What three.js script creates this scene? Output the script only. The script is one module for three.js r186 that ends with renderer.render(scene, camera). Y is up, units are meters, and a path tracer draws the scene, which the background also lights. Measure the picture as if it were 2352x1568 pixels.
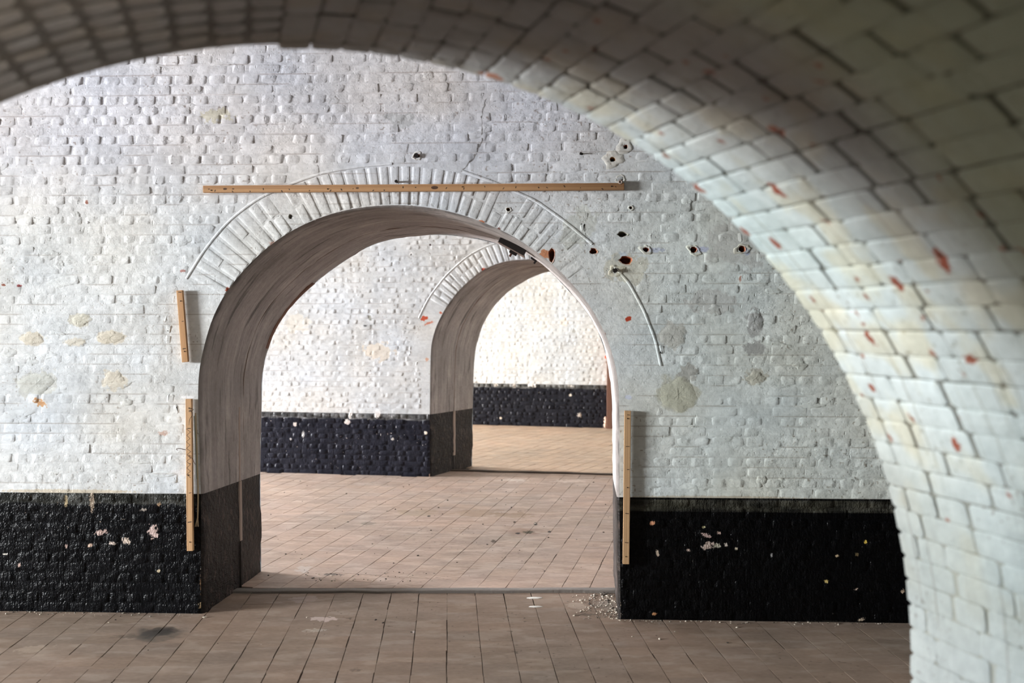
import * as THREE from 'three';
import { mergeGeometries } from 'three/addons/utils/BufferGeometryUtils.js';
import { RoundedBoxGeometry } from 'three/addons/geometries/RoundedBoxGeometry.js';
import { RectAreaLightUniformsLib } from 'three/addons/lights/RectAreaLightUniformsLib.js';

// ------------------------------------------------------------------ camera, light, exposure
const EYE = 1.69, FOCAL = 2250, MID = 1176, HORIZON = 745;   // eye height in metres; focal length, centre column and horizon row for a 2352 x 1568 picture
const scene = new THREE.Scene();
const camera = new THREE.PerspectiveCamera(2 * Math.atan(784 / FOCAL) * 180 / Math.PI, 1.5, 0.05, 80);
camera.position.set(0, EYE, 0);
camera.setViewOffset(2352, 1568, 0, 784 - HORIZON, 2352, 1568);
camera.focus = 6.4; camera.userData.fStop = 1.9;
const renderer = new THREE.WebGLRenderer();
renderer.toneMapping = THREE.LinearToneMapping;
renderer.toneMappingExposure = 1.0;
renderer.shadowMap.enabled = true;
RectAreaLightUniformsLib.init();
scene.background = new THREE.Color(0.75, 0.82, 0.9);         // overcast sky outside the casemates
// daylight of each room comes through a tall milky window in the left end wall: [distance of its middle, width, sill, height, radiance, colour]
const WINDOWS = [
  [1.5, 3.2, 1.3, 2.2, 192, [0.95, 0.98, 1.0]],
  [11.2, 2.8, 0.8, 2.2, 415, [0.955, 0.965, 1.0]],
  [17.4, 3.2, 0.6, 2.3, 520, [1.0, 0.985, 0.955]],
];
const ADDED_REAR_WINDOW = [-1.6, 1.8, 0.8, 1.8, 46, [1.0, 0.98, 0.9]];   // added behind the viewer, in the right end wall, to brighten the near arch
const LEFT_X = -15, RIGHT_X = 5.2, CEILING_Y = 3.75;

// ------------------------------------------------------------------ helpers
const rng = (seed) => () => { seed = (seed + 0x6d2b79f5) | 0; let t = Math.imul(seed ^ (seed >>> 15), 1 | seed); t = (t + Math.imul(t ^ (t >>> 7), 61 | t)) ^ t; return ((t ^ (t >>> 14)) >>> 0) / 4294967296; };
const clamp = (x, a = 0, b = 1) => Math.min(b, Math.max(a, x)), lerp = (a, b, t) => a + (b - a) * t, smooth = (a, b, x) => { const t = clamp((x - a) / (b - a)); return t * t * (3 - 2 * t); };
const hash = (x, y) => { let h = Math.imul(x, 374761393) + Math.imul(y, 668265263) | 0; h = Math.imul(h ^ (h >>> 13), 1274126177); return ((h ^ (h >>> 16)) >>> 0) / 4294967296; };
function noise(x, y) {
  const i = Math.floor(x), j = Math.floor(y), f = x - i, g = y - j, s = f * f * (3 - 2 * f), t = g * g * (3 - 2 * g);
  return lerp(lerp(hash(i, j), hash(i + 1, j), s), lerp(hash(i, j + 1), hash(i + 1, j + 1), s), t);
}
function fbm(x, y, n = 4) { let a = 0.5, sum = 0, tot = 0; for (let i = 0; i < n; i++) { sum += a * noise(x, y); tot += a; a *= 0.5; x = x * 2.03 + 17.1; y = y * 2.03 - 9.7; } return sum / tot; }

const used = new Map();
function numbered(name) { const n = used.get(name) ?? 0; used.set(name, n + 1); return n ? name + '_' + String(n).padStart(3, '0') : name; }
function tag(o, label, category, group, kind) {
  o.userData.label = label; o.userData.category = category;
  if (group) o.userData.group = group;
  if (kind) o.userData.kind = kind;
  return o;
}
function base(name, label, category, group, kind) { const g = new THREE.Group(); g.name = numbered(name); scene.add(g); return tag(g, label, category, group, kind); }
function part(name, geometry, material, parent) {
  const m = new THREE.Mesh(geometry, material); m.name = name; m.castShadow = m.receiveShadow = true; parent.add(m); return m;
}
function stuffPart(name, geometries, material, parent, label) {
  if (!geometries.length) return null;
  const m = part(name, mergeGeometries(geometries), material, parent); m.userData.kind = 'stuff';
  if (label) m.userData.label = label;
  return m;
}
function buffer(positions, uvs, index, colors) {
  const g = new THREE.BufferGeometry();
  g.setAttribute('position', new THREE.Float32BufferAttribute(positions, 3));
  g.setAttribute('uv', new THREE.Float32BufferAttribute(uvs, 2));
  if (colors) g.setAttribute('color', new THREE.Float32BufferAttribute(colors, 3));
  g.setIndex(index); g.computeVertexNormals();
  return g;
}

// A wall's frame: the wall stands on the line distance = near + slope * x and its local axes are u (to the right), height and h (towards the viewer).
function frame(near, slope) {
  const s = Math.hypot(1, slope);
  return {
    near, slope, s, turn: Math.atan(slope),
    local(px, py, h = 0) {                                     // a sighted point on the plane h in front of the wall, in metres
      const X = (px - MID) / FOCAL, t = (near - h * s) / (1 - slope * X);
      return [(t * X + slope * (t - near)) / s, EYE - (py - HORIZON) / FOCAL * t];
    },
    world(u, v, h = 0) { return new THREE.Vector3(u / s + h * slope / s, v, -(near + u * slope / s - h / s)); },
    sight(u, v, h = 0) { const p = this.world(u, v, h), d = -p.z; return [MID + p.x / d * FOCAL, HORIZON + (EYE - v) / d * FOCAL, FOCAL / d]; },
    place(o, u = 0, v = 0, h = 0) { o.position.copy(this.world(u, v, h)); o.rotation.order = 'YXZ'; o.rotation.y = this.turn; return o; },
  };
}
const wallZero = frame(2.3, 0.283), wallA = frame(5.646, -0.045), wallB = frame(10.641, -0.178), wallC = frame(16.374, -0.248);

// ------------------------------------------------------------------ textures
function computed(w, h, fn, srgb = true) {                     // fn(x, y) with x, y in 0..1 gives 0..255 values
  const data = new Uint8Array(w * h * 4);
  for (let j = 0, o = 0; j < h; j++) for (let i = 0; i < w; i++, o += 4) {
    const c = fn((i + 0.5) / w, (j + 0.5) / h);
    data[o] = clamp(c[0], 0, 255); data[o + 1] = clamp(c[1], 0, 255); data[o + 2] = clamp(c[2], 0, 255); data[o + 3] = 255;
  }
  const t = new THREE.DataTexture(data, w, h, THREE.RGBAFormat);
  t.magFilter = THREE.LinearFilter; t.minFilter = THREE.LinearFilter; t.wrapS = t.wrapT = THREE.RepeatWrapping;
  if (srgb) t.colorSpace = THREE.SRGBColorSpace;
  t.needsUpdate = true;
  return t;
}
const tiled = (n, f) => { const w = (x, y) => { const a = f(x, y), b = f(x - n, y), c = f(x, y - n), d = f(x - n, y - n), s = smooth(0.7, 1, x / n), t = smooth(0.7, 1, y / n); return lerp(lerp(a, b, s), lerp(c, d, s), t); }; return w; };
function spanTexture(u0, u1, v0, v1, w, h, fn) {               // a colour map laid over part of a wall or floor, uv in metres
  const t = computed(w, h, (x, y) => fn(lerp(u0, u1, x), lerp(v0, v1, y)));
  t.wrapS = t.wrapT = THREE.ClampToEdgeWrapping;
  t.repeat.set(1 / (u1 - u0), 1 / (v1 - v0)); t.offset.set(-u0 / (u1 - u0), -v0 / (v1 - v0));
  return t;
}
function tileTexture(size, px, fn, srgb) { const t = computed(px, px, (x, y) => fn(x * size, y * size), srgb); t.repeat.set(1 / size, 1 / size); return t; }
const again = (t, size) => { const c = t.clone(); c.repeat.set(1 / size, 1 / size); c.needsUpdate = true; return c; };

// relief of many coats of limewash: brush marks, lumps, pits
const limewashRelief = (() => {
  const f = tiled(1.4, (x, y) => {
    const lump = fbm(x * 26 + 3, y * 34, 4), brush = fbm(x * 22, y * 190, 2), fine = fbm(x * 160, y * 160, 2);
    let v = 120 + (lump - 0.5) * 190 + (brush - 0.5) * 42 + (fine - 0.5) * 38;
    const pit = noise(x * 75 + 40, y * 75); if (pit > 0.9) v -= (pit - 0.9) * 900;
    return v;
  });
  return tileTexture(1.4, 1024, (x, y) => { const v = f(x, y); return [v, v, v]; }, false);
})();
const tarRelief = (() => {
  const f = tiled(1.0, (x, y) => 128 + (fbm(x * 40, y * 40, 4) - 0.5) * 220 + (fbm(x * 130, y * 30, 2) - 0.5) * 90 + (noise(x * 210, y * 210) - 0.5) * 60);
  return tileTexture(1.0, 1024, (x, y) => { const v = f(x, y); return [v, v, v]; }, false);
})();
const revealRelief = (() => {
  const f = tiled(1.4, (x, y) => 128 + (fbm(x * 3, y * 34, 4) - 0.5) * 150 + (fbm(x * 10, y * 110, 3) - 0.5) * 90 + (fbm(x * 60, y * 60, 3) - 0.5) * 70);
  return tileTexture(1.4, 1024, (x, y) => { const v = f(x, y); return [v, v, v]; }, false);
})();

// a worn mark: [u, v, half width, half height, turn, colour, strength, raggedness]
function marksAt(list) {
  const near = list.map((m) => ({ u: m[0], v: m[1], a: m[2], b: m[3], c: Math.cos(m[4] || 0), s: Math.sin(m[4] || 0), col: m[5], k: m[6] ?? 1, rag: m[7] ?? 0.5, soft: m[8] ?? 0.8, r: Math.max(m[2], m[3]) * 1.7 }));
  return (u, v, c) => {
    for (const m of near) {
      const du = u - m.u, dv = v - m.v;
      if (Math.abs(du) > m.r || Math.abs(dv) > m.r) continue;
      const x = (du * m.c + dv * m.s) / m.a, y = (-du * m.s + dv * m.c) / m.b, q = 2.2 / Math.min(m.a, m.b);
      const d = Math.hypot(x, y) + (fbm(u * q + m.u * 31, v * q, 3) - 0.5) * 2 * m.rag, w = (1 - smooth(m.soft, 1.0, d)) * m.k;
      if (w > 0) for (let i = 0; i < 3; i++) c[i] = lerp(c[i], m.col[i], w);
    }
  };
}
const COURSE = 0.0583, DADO = 0.7;
function limewash(u, v, seed = 0) {
  const wide = fbm(u * 0.9 + seed, v * 1.1, 3) - 0.5, mid = fbm(u * 5 + seed, v * 6, 3) - 0.5, fine = fbm(u * 46, v * 46 + seed, 3) - 0.5, brush = noise(u * 9, v * 130 + seed) - 0.5;
  const l = 226 + wide * 18 + mid * 30 + fine * 24 + brush * 7, warm = (fbm(u * 2.2 - 7 + seed, v * 2.6, 3) - 0.5) * 30 + wide * 10;
  const c = [l + warm * 0.35 - 2, l + 0.5, l - warm * 0.5 + 1];
  const row = Math.floor(v / COURSE), off = Math.abs(v / COURSE - Math.round(v / COURSE)) * COURSE, grime = smooth(0.52, 0.78, noise(u * 5 + seed, Math.round(v / COURSE) * 3.7)) * (1 - smooth(0.001, 0.0045, off)) * 0.3;
  const speck = smooth(0.86, 0.95, noise(u * 95 + row, v * 95 + seed)) * 0.5 * smooth(0.42, 0.6, fbm(u * 3 + seed, v * 3, 2));
  for (let i = 0; i < 3; i++) c[i] = lerp(c[i], [120, 104, 92][i], Math.max(grime, speck));
  return c;
}
const M = {};                                                  // marks of wall A, sighted and kept in metres
const spotA = (list) => list.map(([px, py, rx, ry, ...rest]) => { const [u, v] = wallA.local(px, py), k = wallA.sight(u, v)[2]; return [u, v, rx / k, ry / k, ...rest]; });
const RED = [132, 66, 46], GREYGREEN = [176, 178, 166], BEIGE = [222, 214, 198], SOOT = [108, 104, 98];
const whiteMarks = marksAt(spotA([
  [85, 880, 52, 30, 0.2, [204, 204, 196], 0.6, 0.6], [255, 775, 40, 17, 0.1, BEIGE, 0.9, 0.35], [75, 778, 32, 17, 0, BEIGE, 0.8, 0.4], [185, 735, 28, 18, 0, [214, 210, 196], 0.85, 0.4], [172, 785, 30, 10, 0, BEIGE, 0.7, 0.4],
  [262, 872, 30, 26, 0, BEIGE, 0.8, 0.5], [92, 925, 16, 8, -0.4, [196, 138, 84], 0.8, 0.9], [495, 265, 34, 16, 0, [206, 198, 176], 0.7, 0.8], [920, 275, 40, 18, 0, [178, 178, 180], 0.6, 0.7],
  [1545, 772, 38, 34, 0, [192, 190, 182], 0.6, 0.5], [1732, 742, 22, 34, 0, [160, 160, 158], 0.6, 0.5], [1735, 800, 30, 16, 0, [150, 150, 148], 0.6, 0.6], [1558, 905, 52, 46, -0.2, [190, 190, 172], 0.7, 0.4], [1580, 855, 26, 20, 0, [160, 158, 150], 0.6, 0.6],
  [1735, 865, 26, 20, 0, [180, 178, 164], 0.7, 0.6], [1443, 912, 9, 6, 0, [216, 222, 236], 1, 0.3], [1700, 560, 90, 60, 0, [186, 186, 182], 0.5, 0.6], [1640, 690, 60, 30, 0, [178, 176, 172], 0.4, 0.6],
  [44, 656, 6, 3, 0, [140, 50, 50], 0.9, 0.5], [8, 654, 5, 3, 0, RED, 0.9, 0.5], [200, 465, 4, 5, 0, RED, 0.8, 0.5], [420, 622, 6, 4, 0, [170, 100, 90], 0.7, 0.6], [375, 995, 12, 5, 0, [196, 150, 130], 0.6, 0.9], [1104, 511, 9, 6, 0.3, [196, 120, 84], 1, 0.5], [1146, 526, 4, 4, 0, [110, 60, 50], 0.9, 0.4],
  [526, 668, 6, 9, 0.6, [176, 90, 66], 1, 0.5], [627, 558, 7, 6, 0, [206, 150, 130], 0.6, 0.8], [1443, 732, 8, 6, 0.5, [186, 66, 36], 1, 0.3], [1385, 766, 6, 4, 0, RED, 0.8, 0.5],
  [1500, 574, 24, 6, 0, [186, 194, 214], 0.8, 0.6], [1612, 572, 16, 8, 0, [192, 200, 222], 0.9, 0.5], [1716, 578, 8, 9, 0, [180, 190, 210], 0.8, 0.5], [1425, 588, 18, 10, 0.6, [190, 204, 216], 0.7, 0.6], [1700, 640, 3, 8, 0, [150, 90, 70], 0.7, 0.5], [1440, 615, 50, 36, 0, [196, 190, 166], 0.45, 0.8],
  [160, 1128, 180, 5, 0, [206, 188, 158], 0.6, 0.4], [1650, 1143, 220, 5, 0, [190, 176, 152], 0.6, 0.4], [420, 1085, 30, 8, 0, [238, 238, 240], 0.8, 0.6], [430, 912, 18, 4, 0, [244, 246, 248], 1, 0.4], [1250, 583, 14, 13, 0.3, [206, 142, 104], 1, 0.5], [1330, 520, 60, 40, 0.8, [196, 198, 188], 0.5, 0.4],
]));
const scratch = (u, v, c, u0, v0, u1, v1, w, col, k) => { const dx = u1 - u0, dy = v1 - v0, t = clamp(((u - u0) * dx + (v - v0) * dy) / (dx * dx + dy * dy)), d = Math.hypot(u - u0 - dx * t + (noise(v * 40, u * 40) - 0.5) * 0.012, v - v0 - dy * t + (noise(u * 40 + 9, v * 40) - 0.5) * 0.012); const s = (1 - smooth(w * 0.5, w, d)) * k; for (let i = 0; i < 3; i++) c[i] = lerp(c[i], col[i], s); };
const crack = [[1118, 225], [1104, 268], [1108, 320], [1096, 352], [1078, 372], [1062, 392]].map(([x, y]) => wallA.local(x, y));
const whiteA = spanTexture(-3.6, 3.0, 0.66, 3.6, 2048, 912, (u, v) => {
  const c = limewash(u, v, 0);
  const green = smooth(0.1, 1.2, u) * 0.6; c[0] -= 13 * green; c[1] -= 5 * green; c[2] -= 13 * green;   // greenish bounce light worked into the paint colour of the right half
  const high = smooth(2.1, 2.9, v); c[0] -= 4 * high; c[1] -= 9 * high; c[2] -= 5 * high;
  whiteMarks(u, v, c);
  if (u > -0.6 && u < 0.1 && v > 2.5) for (let i = 1; i < crack.length; i++) scratch(u, v, c, ...crack[i - 1], ...crack[i], 0.005, [96, 90, 88], 0.7);
  return c;
});
function tarColour(u, v, seed, chip) {
  const n = fbm(u * 7 + seed, v * 9, 3), f = fbm(u * 60, v * 60 + seed, 2);
  const band = smooth(DADO - 0.075, DADO - 0.06, v + (noise(u * 12 + seed, 3) - 0.5) * 0.02);
  const l = lerp(9 + n * 11 + f * 7, 20 + n * 30 + f * 16 + smooth(0.45, 0.7, fbm(u * 5 + seed, v * 22, 3)) * 34, band);
  const c = [l, l + 0.5, l + lerp(3, -2, band)];
  const spot = noise(u * 62 + seed, v * 62), k = smooth(0.955, 0.985, spot) * smooth(chip, chip + 0.2, fbm(u * 2.6 + seed, v * 3.2, 2));
  for (let i = 0; i < 3; i++) c[i] = lerp(c[i], [196, 180, 164][i], k);
  return c;
}
const tarMarks = marksAt(spotA([
  [352, 1222, 11, 16, 0.1, [214, 190, 184], 1, 0.8], [232, 1222, 15, 6, 0.2, [206, 180, 172], 1, 0.9], [290, 1242, 11, 7, -0.2, [216, 198, 184], 1, 0.7], [258, 1247, 10, 4, 0, [206, 190, 180], 1, 0.8], [207, 1252, 6, 5, 0, [200, 170, 150], 1, 0.7], [152, 1150, 4, 14, 0, [196, 176, 140], 0.9, 0.8], [212, 1150, 6, 22, 0, [190, 170, 150], 0.8, 0.9],
  [152, 1254, 3, 6, 0, [196, 170, 160], 1, 0.6], [365, 1310, 4, 4, 0, [216, 200, 170], 1, 0.5], [45, 1297, 4, 5, 0, [206, 180, 170], 1, 0.5], [12, 1272, 7, 2, 0, [206, 200, 190], 1, 0.5], [330, 1170, 9, 4, 0, [170, 160, 150], 0.9, 0.8], [365, 1158, 5, 5, 0, [190, 160, 130], 0.9, 0.8], [464, 1340, 5, 22, 0, [120, 92, 66], 0.8, 0.9], [462, 1390, 6, 8, 0, [196, 170, 130], 0.9, 0.8],
  [1626, 1253, 14, 9, 0.4, [196, 178, 168], 1, 0.8], [1646, 1253, 10, 6, 0.2, [176, 172, 156], 1, 0.7], [1622, 1229, 12, 5, -0.3, [180, 156, 150], 1, 0.8], [1651, 1223, 5, 4, 0, [206, 180, 170], 1, 0.7], [1667, 1250, 5, 5, 0, [180, 170, 160], 1, 0.6], [1616, 1210, 5, 3, 0, [196, 190, 150], 1, 0.5], [1691, 1260, 4, 4, 0, [190, 180, 160], 1, 0.5], [1582, 1263, 5, 3, 0, [180, 160, 150], 1, 0.6],
  [1772, 1274, 3, 6, 0, [190, 190, 190], 0.9, 0.5], [1498, 1201, 7, 5, 0.5, [206, 150, 116], 1, 0.5], [1510, 1270, 4, 8, 0.3, [200, 180, 160], 0.9, 0.6], [1922, 1276, 5, 3, 0, [190, 170, 140], 1, 0.4], [1968, 1273, 4, 5, 0, [110, 96, 70], 1, 0.4], [1988, 1244, 4, 5, 0, [220, 190, 90], 1, 0.5], [1898, 1334, 5, 5, 0.3, [190, 170, 110], 1, 0.6], [1966, 1353, 5, 3, 0.5, [196, 176, 160], 1, 0.6], [2073, 1358, 5, 6, 0, [170, 150, 130], 1, 0.6],
  [1421, 1388, 6, 5, 0, [230, 206, 170], 1, 0.7], [1422, 1414, 6, 7, 0, [236, 220, 200], 1, 0.6], [1503, 1409, 6, 4, 0, [190, 140, 100], 1, 0.6], [1978, 1422, 8, 4, 0.4, [176, 160, 140], 1, 0.8], [1905, 1428, 60, 3, 0, [60, 56, 50], 0.6, 0.8],
]));
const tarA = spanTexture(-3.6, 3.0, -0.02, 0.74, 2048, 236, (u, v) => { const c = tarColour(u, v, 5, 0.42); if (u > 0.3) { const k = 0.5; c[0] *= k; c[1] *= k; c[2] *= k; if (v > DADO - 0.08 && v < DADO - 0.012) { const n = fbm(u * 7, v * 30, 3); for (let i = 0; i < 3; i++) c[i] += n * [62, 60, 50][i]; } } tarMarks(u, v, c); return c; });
const limewashTile = tileTexture(3.2, 1024, ((f) => (x, y) => [f[0](x, y), f[1](x, y), f[2](x, y)])([0, 1, 2].map((i) => tiled(3.2, (x, y) => limewash(x, y, 40)[i]))));
const tarTile = tileTexture(2.4, 512, ((f) => (x, y) => [f[0](x, y), f[1](x, y), f[2](x, y)])([0, 1, 2].map((i) => tiled(2.4, (x, y) => tarColour(x, Math.min(y, 0.5), 60, 0.5)[i]))));
const spotB = (W, list) => list.map(([px, py, rx, ry, ...rest]) => { const [u, v] = W.local(px, py), k = W.sight(u, v)[2]; return [u, v, rx / k, ry / k, ...rest]; });
const marksB = marksAt(spotB(wallB, [[975, 731, 9, 6, 0.2, [196, 82, 50], 1, 0.7], [985, 742, 12, 2.5, 0.3, [206, 110, 80], 0.8, 0.8], [944, 583, 5, 5, 0, [252, 252, 252], 1, 0.4], [944, 585, 2, 2, 0, [60, 60, 60], 1, 0.3], [988, 562, 2.4, 2.4, 0, [70, 50, 50], 1, 0.3], [850, 730, 4, 7, 0.4, [150, 150, 140], 0.9, 0.6], [840, 748, 5, 2, 0, [80, 80, 80], 0.9, 0.6], [980, 825, 5, 4, 0, [224, 170, 140], 0.8, 0.7], [868, 808, 36, 22, 0, [236, 224, 206], 0.7, 0.6], [660, 660, 40, 26, 0, [236, 230, 214], 0.5, 0.7], [683, 740, 30, 24, 0, [234, 226, 210], 0.5, 0.7], [1030, 735, 7, 3, 0.3, [120, 80, 60], 0.8, 0.6], [1012, 718, 4, 3, 0, [200, 100, 70], 0.9, 0.5], [1112, 619, 6, 4, 0, [186, 70, 50], 0.9, 0.6], [805, 942, 3, 12, 0, [240, 240, 240], 1, 0.9], [868, 948, 8, 10, 0, [244, 244, 244], 1, 0.9]]));
const whiteB = spanTexture(-3.2, 1.3, 0.66, 3.6, 1024, 668, (u, v) => { const c = limewash(u, v, 90); marksB(u, v, c); return c; });
const tarMarksB = marksAt(spotB(wallB, [[678, 974, 5, 5, 0.5, [226, 214, 206], 1, 0.5], [798, 968, 7, 6, 0, [236, 226, 220], 1, 0.7], [805, 950, 4, 12, 0, [236, 232, 228], 1, 0.9], [868, 952, 7, 8, 0, [230, 226, 222], 1, 0.9], [697, 998, 4, 8, 0, [210, 210, 206], 0.9, 0.7], [668, 1008, 3, 3, 0, [206, 206, 206], 1, 0.4], [902, 1008, 4, 3, 0.4, [230, 226, 220], 1, 0.6], [978, 994, 4, 4, 0, [240, 226, 206], 1, 0.6], [988, 1092, 3, 5, 0, [226, 196, 176], 1, 0.5], [930, 955, 20, 5, 0, [110, 110, 108], 0.6, 0.9]]));
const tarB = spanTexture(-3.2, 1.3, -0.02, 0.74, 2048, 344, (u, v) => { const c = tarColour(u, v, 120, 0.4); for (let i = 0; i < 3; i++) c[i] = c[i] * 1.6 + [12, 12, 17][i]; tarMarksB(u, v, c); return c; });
const marksC = marksAt(spotB(wallC, [[1248, 663, 5, 2, 0.3, [206, 190, 180], 0.9, 0.6], [1318, 760, 5, 4, 0.5, [190, 190, 186], 0.9, 0.6], [1296, 740, 10, 12, 0, [244, 236, 226], 0.8, 0.7], [1391, 820, 3, 4, 0, [226, 110, 80], 0.9, 0.5]]));
const whiteC = spanTexture(-2.2, 3.4, 0.66, 3.6, 1024, 540, (u, v) => { const c = limewash(u, v, 150); marksC(u, v, c); return c; });
const tarMarksC = marksAt(spotB(wallC, [[1140, 884, 5, 4, 0, [240, 236, 230], 1, 0.8], [1181, 884, 4, 6, 0, [240, 236, 230], 1, 0.8], [1222, 883, 9, 6, 0, [244, 240, 236], 1, 0.9], [1310, 886, 7, 2, 0, [230, 226, 220], 1, 0.9], [1331, 953, 5, 6, 0, [216, 206, 196], 1, 0.6], [1310, 907, 4, 3, 0, [230, 220, 206], 1, 0.5], [1150, 960, 3, 3, 0, [236, 220, 200], 1, 0.4]]));
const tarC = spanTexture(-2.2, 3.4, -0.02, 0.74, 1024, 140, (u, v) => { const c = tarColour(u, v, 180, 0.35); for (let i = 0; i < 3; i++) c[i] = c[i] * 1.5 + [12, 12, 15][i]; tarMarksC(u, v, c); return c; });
// rough render inside the door arches: u runs along the arch, v is the depth into the wall
const revealTile = (() => {
  const chan = (i) => tiled(1.6, (x, y) => { const streak = fbm(x * 2.2, y * 26, 4) - 0.5, mid = fbm(x * 6, y * 8 + 5, 3) - 0.5, fine = fbm(x * 60, y * 60, 2) - 0.5, dark = smooth(0.66, 0.8, fbm(x * 4 + 11, y * 40, 3)) * 36; const l = 154 + streak * 50 + mid * 34 + fine * 16 - dark; return l * [1, 0.95, 0.925][i]; });
  const f = [chan(0), chan(1), chan(2)];
  return tileTexture(1.6, 1024, (x, y) => [f[0](x, y), f[1](x, y), f[2](x, y)]);
})();
const revealTarTile = (() => { const f = tiled(1.2, (x, y) => 30 + (fbm(x * 14, y * 60, 4) - 0.5) * 34 + smooth(0.55, 0.8, fbm(x * 22, y * 50 + 4, 3)) * 40); return tileTexture(1.2, 512, (x, y) => { const l = f(x, y); return [l * 1.08, l * 0.91, l * 0.83]; }); })();
// limewash of the near arch: soot with shade painted in towards the crown and inwards, greenish towards the near side, red where the paint has chipped; u along the arch from the right springing, v depth
const nearMarks = marksAt([...(() => { const q = rng(73); return Array.from({ length: 46 }, () => [0.3 + q() * 1.7, -0.03 - q() * 0.8, 0.005 + q() * 0.012, 0.004 + q() * 0.008, q(), [124, 66, 48], 0.8, 0.8, 0.4]); })(), [0.62, -0.33, 0.02, 0.012, 0, RED, 1, 0.6], [0.9, -0.2, 0.022, 0.012, 0.3, RED, 1, 0.6], [1.05, -0.42, 0.024, 0.014, 0, RED, 1, 0.6], [1.2, -0.1, 0.02, 0.012, 0, RED, 1, 0.6], [0.75, -0.1, 0.014, 0.01, 0, RED, 1, 0.6], [1.35, -0.3, 0.03, 0.014, 0.2, RED, 1, 0.6], [1.1, -0.6, 0.03, 0.016, 0, RED, 1, 0.6], [0.5, -0.55, 0.016, 0.02, 0, RED, 1, 0.5], [1.42, -0.02, 0.016, 0.014, 0, RED, 1, 0.5], [1.25, -0.02, 0.016, 0.012, 0, RED, 1, 0.5], [0.85, -0.5, 0.014, 0.02, 0, RED, 0.9, 0.5], [0.66, -0.7, 0.02, 0.016, 0, RED, 0.9, 0.5], [1.5, -0.5, 0.02, 0.02, 0, RED, 0.8, 0.5], [2.0, -0.03, 0.03, 0.02, 0, [176, 110, 84], 0.9, 0.6], [3.1, -0.08, 0.03, 0.03, 0, RED, 0.9, 0.5], [3.35, -0.1, 0.04, 0.02, 0, RED, 0.9, 0.5]]);
const nearColour = (u, v) => {
  const c = limewash(u, v, 230), wide = fbm(u * 1.6, v * 1.6 + 3, 3) - 0.5;
  const green = 0.5 + wide * 0.8; for (let i = 0; i < 3; i++) c[i] *= 0.9; c[0] -= 15 * green; c[1] -= 3 * green; c[2] -= 9 * green;
  const ochre = smooth(0.44, 0.76, fbm(u * 9 + 4, v * 11, 3)) * 0.26 * smooth(0, 0.7, u), greenTint = smooth(0.62, 0.95, -v + wide * 0.3) * 0.6, sootShade = smooth(1.35, 2.25, u + (-v - 0.15) * 1.2 + wide * 0.5) * 0.64 * (1 - 0.65 * smooth(0.6, 0.95, -v + wide * 0.4)), low = 1 - 0.24 * (1 - smooth(0.2, 0.9, u));
  for (let i = 0; i < 3; i++) { c[i] = lerp(c[i], [196, 170, 112][i], ochre); c[i] = lerp(c[i], [150, 156, 118][i], greenTint); c[i] = lerp(c[i], [98, 85, 83][i], sootShade) * low; }
  nearMarks(u, v, c);
  return c;
};
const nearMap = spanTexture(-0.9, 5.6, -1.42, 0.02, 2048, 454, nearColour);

// clay floor tiles
function clay(x, d, seed) {
  const wide = fbm(x * 1.3 + seed, d * 1.3, 3) - 0.5, mid = fbm(x * 5, d * 14 + seed, 4) - 0.5, fine = fbm(x * 50, d * 70 + seed, 3) - 0.5, dust = smooth(0.55, 0.75, fbm(x * 7 + seed, d * 18, 3));
  const l = wide * 20 + mid * 30 + fine * 18;
  const c = [150 + l, 130 + l * 0.95 - wide * 8, 115 + l * 0.9 - wide * 10];
  for (let i = 0; i < 3; i++) c[i] = lerp(c[i], [190, 176, 162][i], dust * 0.3);
  const k = smooth(0.9, 0.97, noise(x * 42 + seed, d * 60)) * smooth(0.45, 0.7, fbm(x * 2 + seed, d * 2, 2)) * 0.6;
  for (let i = 0; i < 3; i++) c[i] = lerp(c[i], [72, 58, 48][i], k);
  return c;
}
const onFloor = (px, py) => { const d = FOCAL * EYE / (py - HORIZON); return [(px - MID) / FOCAL * d, d]; };
const spotFloor = (list) => list.map(([px, py, rx, ry, ...rest]) => { const [x, d] = onFloor(px, py); return [x, d, rx * d / FOCAL, ry * d * d / (FOCAL * EYE), ...rest]; });
const floorMarks1 = marksAt(spotFloor([[368, 1454, 82, 22, 0, SOOT.map((x) => x * 0.55), 0.85, 0.5, 0.1], [375, 1448, 44, 11, 0, [52, 44, 40], 0.6, 0.6, 0.2], [300, 1462, 50, 6, 0, [96, 84, 74], 0.6, 0.8, 0.3], [742, 1421, 34, 6, 0, [214, 196, 190], 0.9, 0.6], [725, 1447, 26, 4, 0, [196, 184, 172], 0.8, 0.9], [700, 1375, 30, 8, 0, [186, 170, 166], 0.5, 0.8], [75, 1490, 34, 8, 0.4, [198, 180, 162], 0.5, 0.9], [690, 1515, 30, 16, 0, [118, 100, 88], 0.35, 0.5, 0.2], [820, 1538, 18, 5, 0, [96, 80, 70], 0.6, 0.8, 0.3], [1325, 1392, 22, 9, 0, [196, 180, 166], 0.6, 0.8], [1395, 1385, 22, 20, 0, [170, 156, 142], 0.6, 0.8], [950, 1451, 5, 3, 0, [220, 206, 200], 1, 0.4], [863, 1423, 3, 2, 0, [70, 56, 50], 1, 0.4], [880, 1430, 3, 2, 0, [70, 56, 50], 1, 0.4], [1345, 1411, 26, 3, 0, [104, 90, 76], 0.7, 0.9]]));
const floorMap1 = spanTexture(-3.4, 3.2, 3.5, 6.5, 2048, 932, (x, d) => { const c = clay(x, d, 0); floorMarks1(x, d, c); return c; });
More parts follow.
